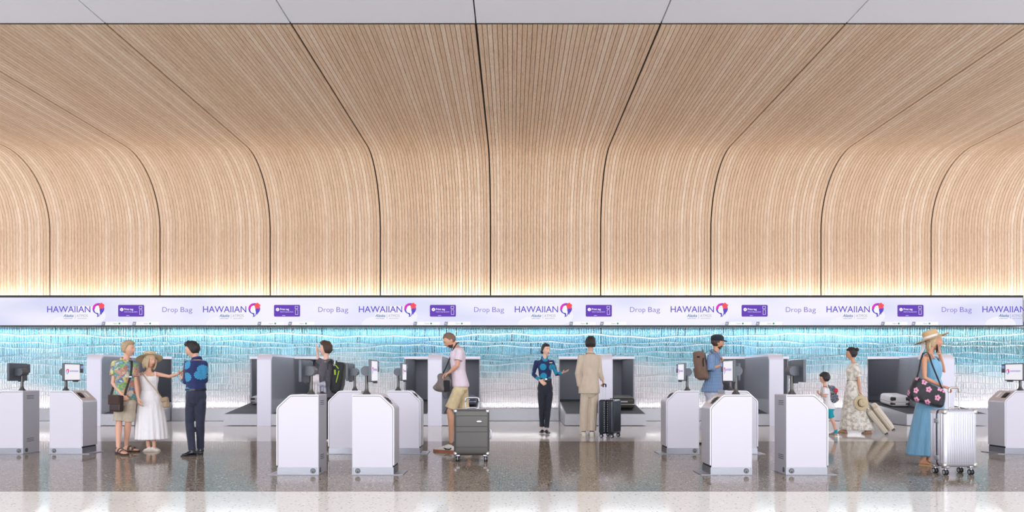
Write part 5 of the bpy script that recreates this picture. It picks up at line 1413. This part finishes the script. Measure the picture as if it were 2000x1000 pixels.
# cases lying on the belts
def lying(label, c, size, rz, m, tilt, corners=None, dome=.0, seam=None, handle=True, name='suitcase', unit='bag'):
    r = empty(name, c, rz); tag(r, label, 'suitcase'); r.rotation_euler = (tilt, 0, rz)
    w, d, h = size
    def fn(p):
        q = Vector(p)
        if dome and q.z > 0:
            e = max(abs(q.x) / (w / 2), abs(q.y) / (d / 2)); q.z *= 1 - dome * e ** 3
        return q
    MB().rbox((0, 0, h / 2), size, min(.07, h * .28), 6, fn=fn).build('shell', m, r, smooth=60)
    sm = MB().rbox((0, 0, h * .40), (w + .004, d + .004, .016), .007, 3)
    sm.build('frame_seam', seam or CHROME, r, smooth=40)
    if handle: MB().rbox((0, -d / 2 - .006, h * .62), (min(.2, w * .4), .014, .026), .006, 3).build('side_grip', CHROME if corners is None else RUBBER, r, smooth=40)
    if corners:
        for sx_c in (-1, 1):
            for (za, zb_2) in ((.04, h * .34), (h * .50, h * .86)):
                MB().rbox((sx_c * (w / 2 - .055), -d / 2 + .035, (za + zb_2) / 2), (.125, .082, zb_2 - za), .03, 4).build('corner_guard', corners, r, smooth=60)
    return r
SLOPE = math.atan2(.212, 1.84)
def belt_z(y_rel): return .49 + .212 * min(0, y_rel) / 1.84 + .0105
DKG = mat('black_corner_guard', srgb(34, 36, 32), .6)
lying('olive-black domed suitcase lying on the belt behind the midnight-blue suitcase', (1216 / 1 * 0 + (1219 - 1000) * 17.4 / FOC, WALL_Y - .98, belt_z(-.98) + .008), (.56, .55, .30), 0, OLIVES, SLOPE, dome=.22)
lying('pale grey suitcase with black corners lying on the rightmost belt', ((1757.5 - 1000) * 17.95 / FOC, WALL_Y - .55, belt_z(-.55) + .008), (.46, .60, .28), 0, PALES, SLOPE, corners=DKG, dome=.12, seam=mat('tan_piping', srgb(150, 124, 88), .6), handle=False)
lying('grey suitcase lying on a belt behind the white portal left of the grey hoodie', (-6.37, WALL_Y - .30, belt_z(-.30) + .010), (.58, .36, .20), 0, mat('mid_grey_shell', srgb(150, 150, 154), .4), SLOPE, corners=DKG, handle=False)
lying('slate blue soft suitcase lying on the belt behind the man in pink', (-1.16, WALL_Y - .50, belt_z(-.50) + .012), (.50, .36, .24), 0, BLUES, SLOPE, dome=.25)

def bag_root(name, label, cat, c):
    r = empty(name, c); tag(r, label, cat); return r
# brown messenger bag
P = person1 = [o for o in SC.objects if o.name == 'person'][0]
def W(px, py, Y): return at(px, py, Y)
Yb = 10.98 - .20
c = W(227.5, 787.5, Yb); r = bag_root('messenger_bag', 'dark brown leather messenger bag at the hip of the man in the tropical shirt', 'bag', c)
Rb = mtx(math.radians(-24))
MB().rbox((0, 0, -.005), (.225, .085, .245), .022, 4, Rb).build('body', BROWNL, r, smooth=60)
MB().rbox(Rb @ Vector((0, -.047, .055)), (.235, .014, .145), .006, 3, Rb).build('flap', mat('dark_brown_suede', srgb(66, 46, 40), .75), r, smooth=60)
sp = [W(217, 772, Yb + .06), W(221, 757, Yb + .12), W(232, 730, Yb + .34), W(247, 704, Yb + .30), W(257, 705, Yb + .10), W(257.5, 716, Yb - .03), W(255, 735, Yb - .02), W(248, 756, Yb - .02), W(243.5, 772, Yb - .00)]
MB().ribbon([p - c for p in sp], .036, .004, (1, -.2, 0)).build('strap', mat('black_strap', srgb(36, 32, 32), .7), r)
MB().rbox(W(255, 736, Yb - .03) - c, (.04, .012, .02), .003, 2).build('strap_buckle', CHROME, r)
# beige shoulder bag
Yb = 11.22 - .12
c = W(321, 786, Yb); r = bag_root('shoulder_bag', 'small beige shoulder bag at the side of the woman in the white dress', 'bag', c)
MB().rbox((0, .05, 0), (.095, .11, .17), .03, 5, mtx(math.radians(20), math.radians(-10)), fn=lambda p: Vector((p.x * (1 - 1.2 * p.z), p.y, p.z))).build('body', TANL, r, smooth=60)
MB().rbox((-.004, .0, .045), (.10, .05, .07), .012, 4, mtx(math.radians(20), math.radians(-10))).build('flap', mat('beige_leather_flap', srgb(160, 138, 110), .55), r, smooth=60)
MB().rbox((.035, .0, -.0), (.012, .02, .10), .003, 2).build('tassel', TANL, r)
MB().ribbon([p - c for p in (W(279, 725, 11.30), W(276.5, 728, 11.17), W(281, 733, 11.09), W(288, 743, 11.06), W(297, 753, 11.06), W(307, 765, 11.05), W(317, 779, 11.10))], .017, .004, (1, 0, 1)).build('strap', TANL, r)
# backpacks
def backpack(label, c, size, M, m, pocket=True, accent=None, group=None):
    r = bag_root('backpack', label, 'backpack', c)
    w, d, h = size
    def fn(p):
        q = Vector(p); t_ = q.z / h; q.y *= 1 - .38 * max(0, t_) - .08 * max(0, -t_); q.x *= 1 - .22 * max(0, t_); q.y += .012 * math.sin(q.z * 30) ; return q
    MB().rbox((0, 0, 0), size, .06, 5, M, fn=fn).build('body', m, r, smooth=70)
    if pocket:
        MB().rbox(M @ Vector((0, d * .50, -h * .22)), (w * .72, d * .30, h * .36), .03, 4, M).build('front_pocket', m, r, smooth=60)
    MB().tube([M @ Vector(v) for v in ((-.03, -d * .38, h * .44), (-.02, -d * .40, h * .52), (.02, -d * .40, h * .52), (.03, -d * .38, h * .44))], .008, 8).build('top_loop', m, r, smooth=60)
    return r
def facing_matrix(P, phi=None):
    f = -P.f if phi is None else P.dir(phi); u = UPV; s_ = f.cross(u); return Matrix((s_, f, u)).transposed()   # y = away from the wearer's back
M4 = facing_matrix(P4)
BPB = fabric('black_nylon', srgb(26, 29, 33), .6, .6); LIME = mat('lime_piping', srgb(150, 190, 40), .6)
c = W(661, 738, 13.1); r = backpack('black backpack with lime stripes worn by the person in the hooded top', c, (.30, .22, .58), M4 @ mtx(0, 0, math.radians(-10)), BPB, False)
for pts in (((652.5, 711.5, -.13), (657, 715, -.165), (661, 720, -.17)), ((662, 724, -.17), (659.5, 735, -.175), (656.5, 747, -.17))):
    MB().ribbon([W(a, b, 13.1 + d) - c for a, b, d in pts], .018, .006, (1, 0, .3)).build('lime_stripe', LIME, r)
MB().ribbon([W(a, b, 13.1 + d) - c for a, b, d in ((654, 722, -.165), (654.5, 732, -.165))], .03, .005, (1, 0, 0)).build('lime_patch', LIME, r)
MB().ribbon([W(a, b, 13.1 + d) - c for a, b, d in ((653, 712, -.09), (646, 702, -.12), (641, 708, -.14), (640, 722, -.15))], .06, .012, P4.c).build('strap', BPB, r)
M8 = facing_matrix(P8)
BRN = fabric('brown_canvas', srgb(118, 92, 78), .8, .7)
c = W(1369.5, 714, 12.22); r = backpack('brown canvas backpack on the back of the man in the navy cap', c, (.30, .20, .50), M8 @ mtx(0, 0, math.radians(-12)), BRN, True)
MB().ribbon([W(a, b, 12.3 + d) - c for a, b, d in ((1377, 690, -.06), (1384, 685, -.10), (1392, 682.5, -.12), (1399, 687, -.19), (1405, 696, -.22), (1410, 703, -.20))], .035, .008, P8.c).build('strap', BRN, r)
MB().ribbon([W(a, b, 12.3 + d) - c for a, b, d in ((1374, 699, -.22), (1373, 706, -.24), (1374, 716, -.24))], .022, .006, P8.r).build('dark_strap', BLACKC, r)
MB().rbox(W(1364, 697, 12.05) - c, (.05, .02, .03), .008, 2).build('strap_clip', BLACKC, r)
M9 = facing_matrix(P9)
NAVB = floral('navy_patterned_nylon', [srgb(30, 40, 84), srgb(34, 46, 96), srgb(40, 90, 140), srgb(28, 36, 74), srgb(30, 42, 88)], 22)
c = W(1625.5, 770, 14.0); r = backpack('navy patterned backpack with red trims worn by the boy', c, (.25, .16, .34), M9, NAVB, True)
MB().ball(W(1632, 763, 13.9) - c, .045, .05, .05, 12, 8).build('red_pouch', mat('red_nylon', srgb(204, 40, 66), .6), r, smooth=180)
MB().ball(W(1636.5, 780, 13.9) - c, .022, .02, .025, 10, 8).build('red_charm', mat('red_charm', srgb(204, 40, 66), .6), r, smooth=180)
MB().ribbon([W(a, b, 14.0 + d) - c for a, b, d in ((1617, 757, -.10), (1611, 754, -.12), (1605, 757, -.12), (1602, 764, -.11), (1604, 776, -.10), (1612, 783, -.12))], .022, .005, P9.c).build('strap', NAVB, r)
# grey bag the man in pink looks into
GRB = fabric('taupe_nylon', srgb(118, 108, 104), .55, .9)
c = W(866, 748, 11.08); r = bag_root('sling_bag', 'taupe nylon bag hanging open in front of the man in pink', 'bag', c)
def lump(p):
    q = Vector(p); q.x *= 1 - .25 * (q.z / .15); q += Vector((1, 1, 1)) * 0
    q.x += .02 * math.sin(q.z * 28 + 1); q.y += .018 * math.sin(q.x * 30 + q.z * 18); return q
MB().rbox((0, 0, 0), (.235, .17, .29), .075, 6, mtx(0, math.radians(8)), fn=lump).build('body', GRB, r, smooth=70)
MB().rbox((.058, -.070, -.045), (.10, .05, .18), .02, 4).build('black_pocket', BLACKC, r, smooth=60)
MB().tube([W(a, b, 11.14 + d) - c for a, b, d in ((893, 670, .10), (896, 669.5, .0), (892, 671, -.09), (886, 680, -.10), (879, 699, -.08), (870, 720, -.06), (866, 728, -.05))], .010, 8).build('strap', BLACKC, r, smooth=60)
MB().ribbon([W(a, b, 11.05) - c for a, b in ((864, 765), (865.5, 773), (869, 778.5), (874, 777.5), (874.5, 767))], .022, .004, (0, 1, 0)).build('hanging_strap', BLACKC, r)
# jacket over the arm of the person in the hooded top
c = W(621, 750, 12.86); r = MB()
def fold_sheet(cx, x0, x1, y0, y1, Y, n=16, seed=0):
    m = MB(); rows = []
    for j in range(12):
        t_ = j / 11; row = []
        for i in range(n + 1):
            u = i / n; px = x0 + (x1 - x0) * u + 2.2 * (t_ - .5) * (u - .4); py = y0 + (y1 - y0) * t_ + 2.5 * math.sin(u * 5 + seed) * t_
            dd_ = .025 * math.sin(u * 17 + seed + t_) * t_ - .06 * math.sin(PI * min(1, t_ * 2 + .0)) * (1 if t_ < .5 else 1)
            row.append(W(px, py, Y + dd_) - cx)
        rows.append(row)
    vs = [p for q in rows for p in q]; w = n + 1
    m.add(vs, [(a * w + b, a * w + b + 1, (a + 1) * w + b + 1, (a + 1) * w + b) for a in range(11) for b in range(n)])
    return m
root_j = bag_root('jacket', 'white jacket draped over the forearm of the person in the hooded top', 'jacket', c)
o = fold_sheet(c, 608, 624, 732, 769, 12.86).build('outer_fold', fabric('offwhite_jacket_cloth', srgb(224, 218, 222), .8, .5), root_j, smooth=180); o.modifiers.new('cloth', 'SOLIDIFY').thickness = .012
o = fold_sheet(c, 622, 636, 745, 767, 12.90, seed=2).build('lining_fold', fabric('grey_jacket_lining', srgb(184, 186, 200), .8, .5), root_j, smooth=180); o.modifiers.new('cloth', 'SOLIDIFY').thickness = .012
# hat in the hand of the woman in the floral dress
rt = empty('straw_hat', W(1682.6, 787, 14.34)); tag(rt, 'cream straw hat held in the hand of the woman in the floral dress', 'hat')
class _R: pass
hh = _R(); hh.root = rt
fwd = (P10.c * .96 + UPV * .1 + P10.r * .35).normalized(); sd_ = P10.r; up_ = fwd; s1 = (UPV - up_ * UPV.dot(up_)).normalized(); s2 = s1.cross(up_)
Mh2 = Matrix((s2, s1, up_)).transposed()
hat(hh, (0, 0, 0), Mh2, .15, .075, .085, STRAW, mat('dark_hat_ribbon', srgb(52, 50, 56), .7), name='hat_body', droop=.01)
# phone
c = W(1829, 677, 9.46); r = MB().rbox((0, 0, 0), (.075, .010, .15), .004, 3, mtx(math.radians(75), 0, 0) @ Matrix.Rotation(math.radians(28), 3, 'Y')).build('mobile_phone', mat('black_phone', srgb(18, 18, 20), .2), None, c, smooth=40)
tag(r, 'black mobile phone held to the ear of the woman in the blue dress', 'phone')
# floral bag
FLB = fabric('black_satin_bag', srgb(22, 24, 32), .5, .5, 0)
t = NT(FLB); co = t.coord((1, 1, 1)); sp = t.n('SeparateXYZ'); t.l(co, sp.inputs[0]); cb = t.n('CombineXYZ'); t.l(t.math('SUBTRACT', sp.outputs['X'], sp.outputs['Y']), cb.inputs[0]); t.l(sp.outputs['Z'], cb.inputs[1])
vo = t.n('TexVoronoi', feature='F1', voronoi_dimensions='2D'); vo.inputs['Scale'].default_value = 7.5; vo.inputs['Randomness'].default_value = .6; t.l(cb.outputs[0], vo.inputs['Vector'])
sub = t.n('VectorMath', operation='SUBTRACT'); t.l(cb.outputs[0], sub.inputs[0]); t.l(vo.outputs['Position'], sub.inputs[1]); s3 = t.n('SeparateXYZ'); t.l(sub.outputs[0], s3.inputs[0])
an_ = t.math('ARCTAN2', s3.outputs['Y'], s3.outputs['X']); pet = t.math('MULTIPLY', t.math('ABSOLUTE', t.math('COSINE', t.math('MULTIPLY', an_, 2.5))), .10)
ins = t.math('LESS_THAN', vo.outputs['Distance'], t.math('ADD', pet, .20)); cen = t.math('LESS_THAN', vo.outputs['Distance'], .07)
t.l(t.mix(cen, t.mix(ins, srgb(20, 22, 30), srgb(222, 150, 178)), srgb(110, 50, 70)), t.b.inputs['Base Color'])
c = W(1809, 768, 9.22); r = bag_root('shoulder_bag', 'black shoulder bag with pink flowers carried by the woman in the blue dress', 'bag', c)
ol = [(1791, 735), (1799, 741), (1812, 748), (1826, 755), (1838, 759), (1843, 762), (1843.5, 780), (1840, 795), (1834, 798), (1820, 793.5), (1800, 788), (1781, 783), (1774.5, 777), (1774, 768), (1780, 753), (1786, 741)]
secs = []
cen_ = (1811, 769)
for (q, dd_) in ((.78, -.085), (.93, -.068), (1.0, -.035), (1.0, .035), (.93, .068), (.78, .085)):
    secs.append([W(cen_[0] + (a - cen_[0]) * q, cen_[1] + (b - cen_[1]) * q, 9.22) - c + Vector((0, dd_, 0)) for a, b in ol])
o = MB().loft(secs).build('body', FLB, r, smooth=70); sb = o.modifiers.new('round', 'SUBSURF'); sb.levels = 2; sb.render_levels = 2
for pts in (((1791, 737, 9.26), (1795, 722, 9.30), (1798, 704, 9.33), (1803, 690, 9.38), (1811, 688, 9.42)), ((1811, 688, 9.42), (1815, 694, 9.34), (1819, 708, 9.31), (1826, 726, 9.27), (1834, 745, 9.22), (1841, 762, 9.22))):
    MB().ribbon([W(*p) - c for p in pts], .020, .005, (1, 0, 0)).build('strap', BLACKC, r)
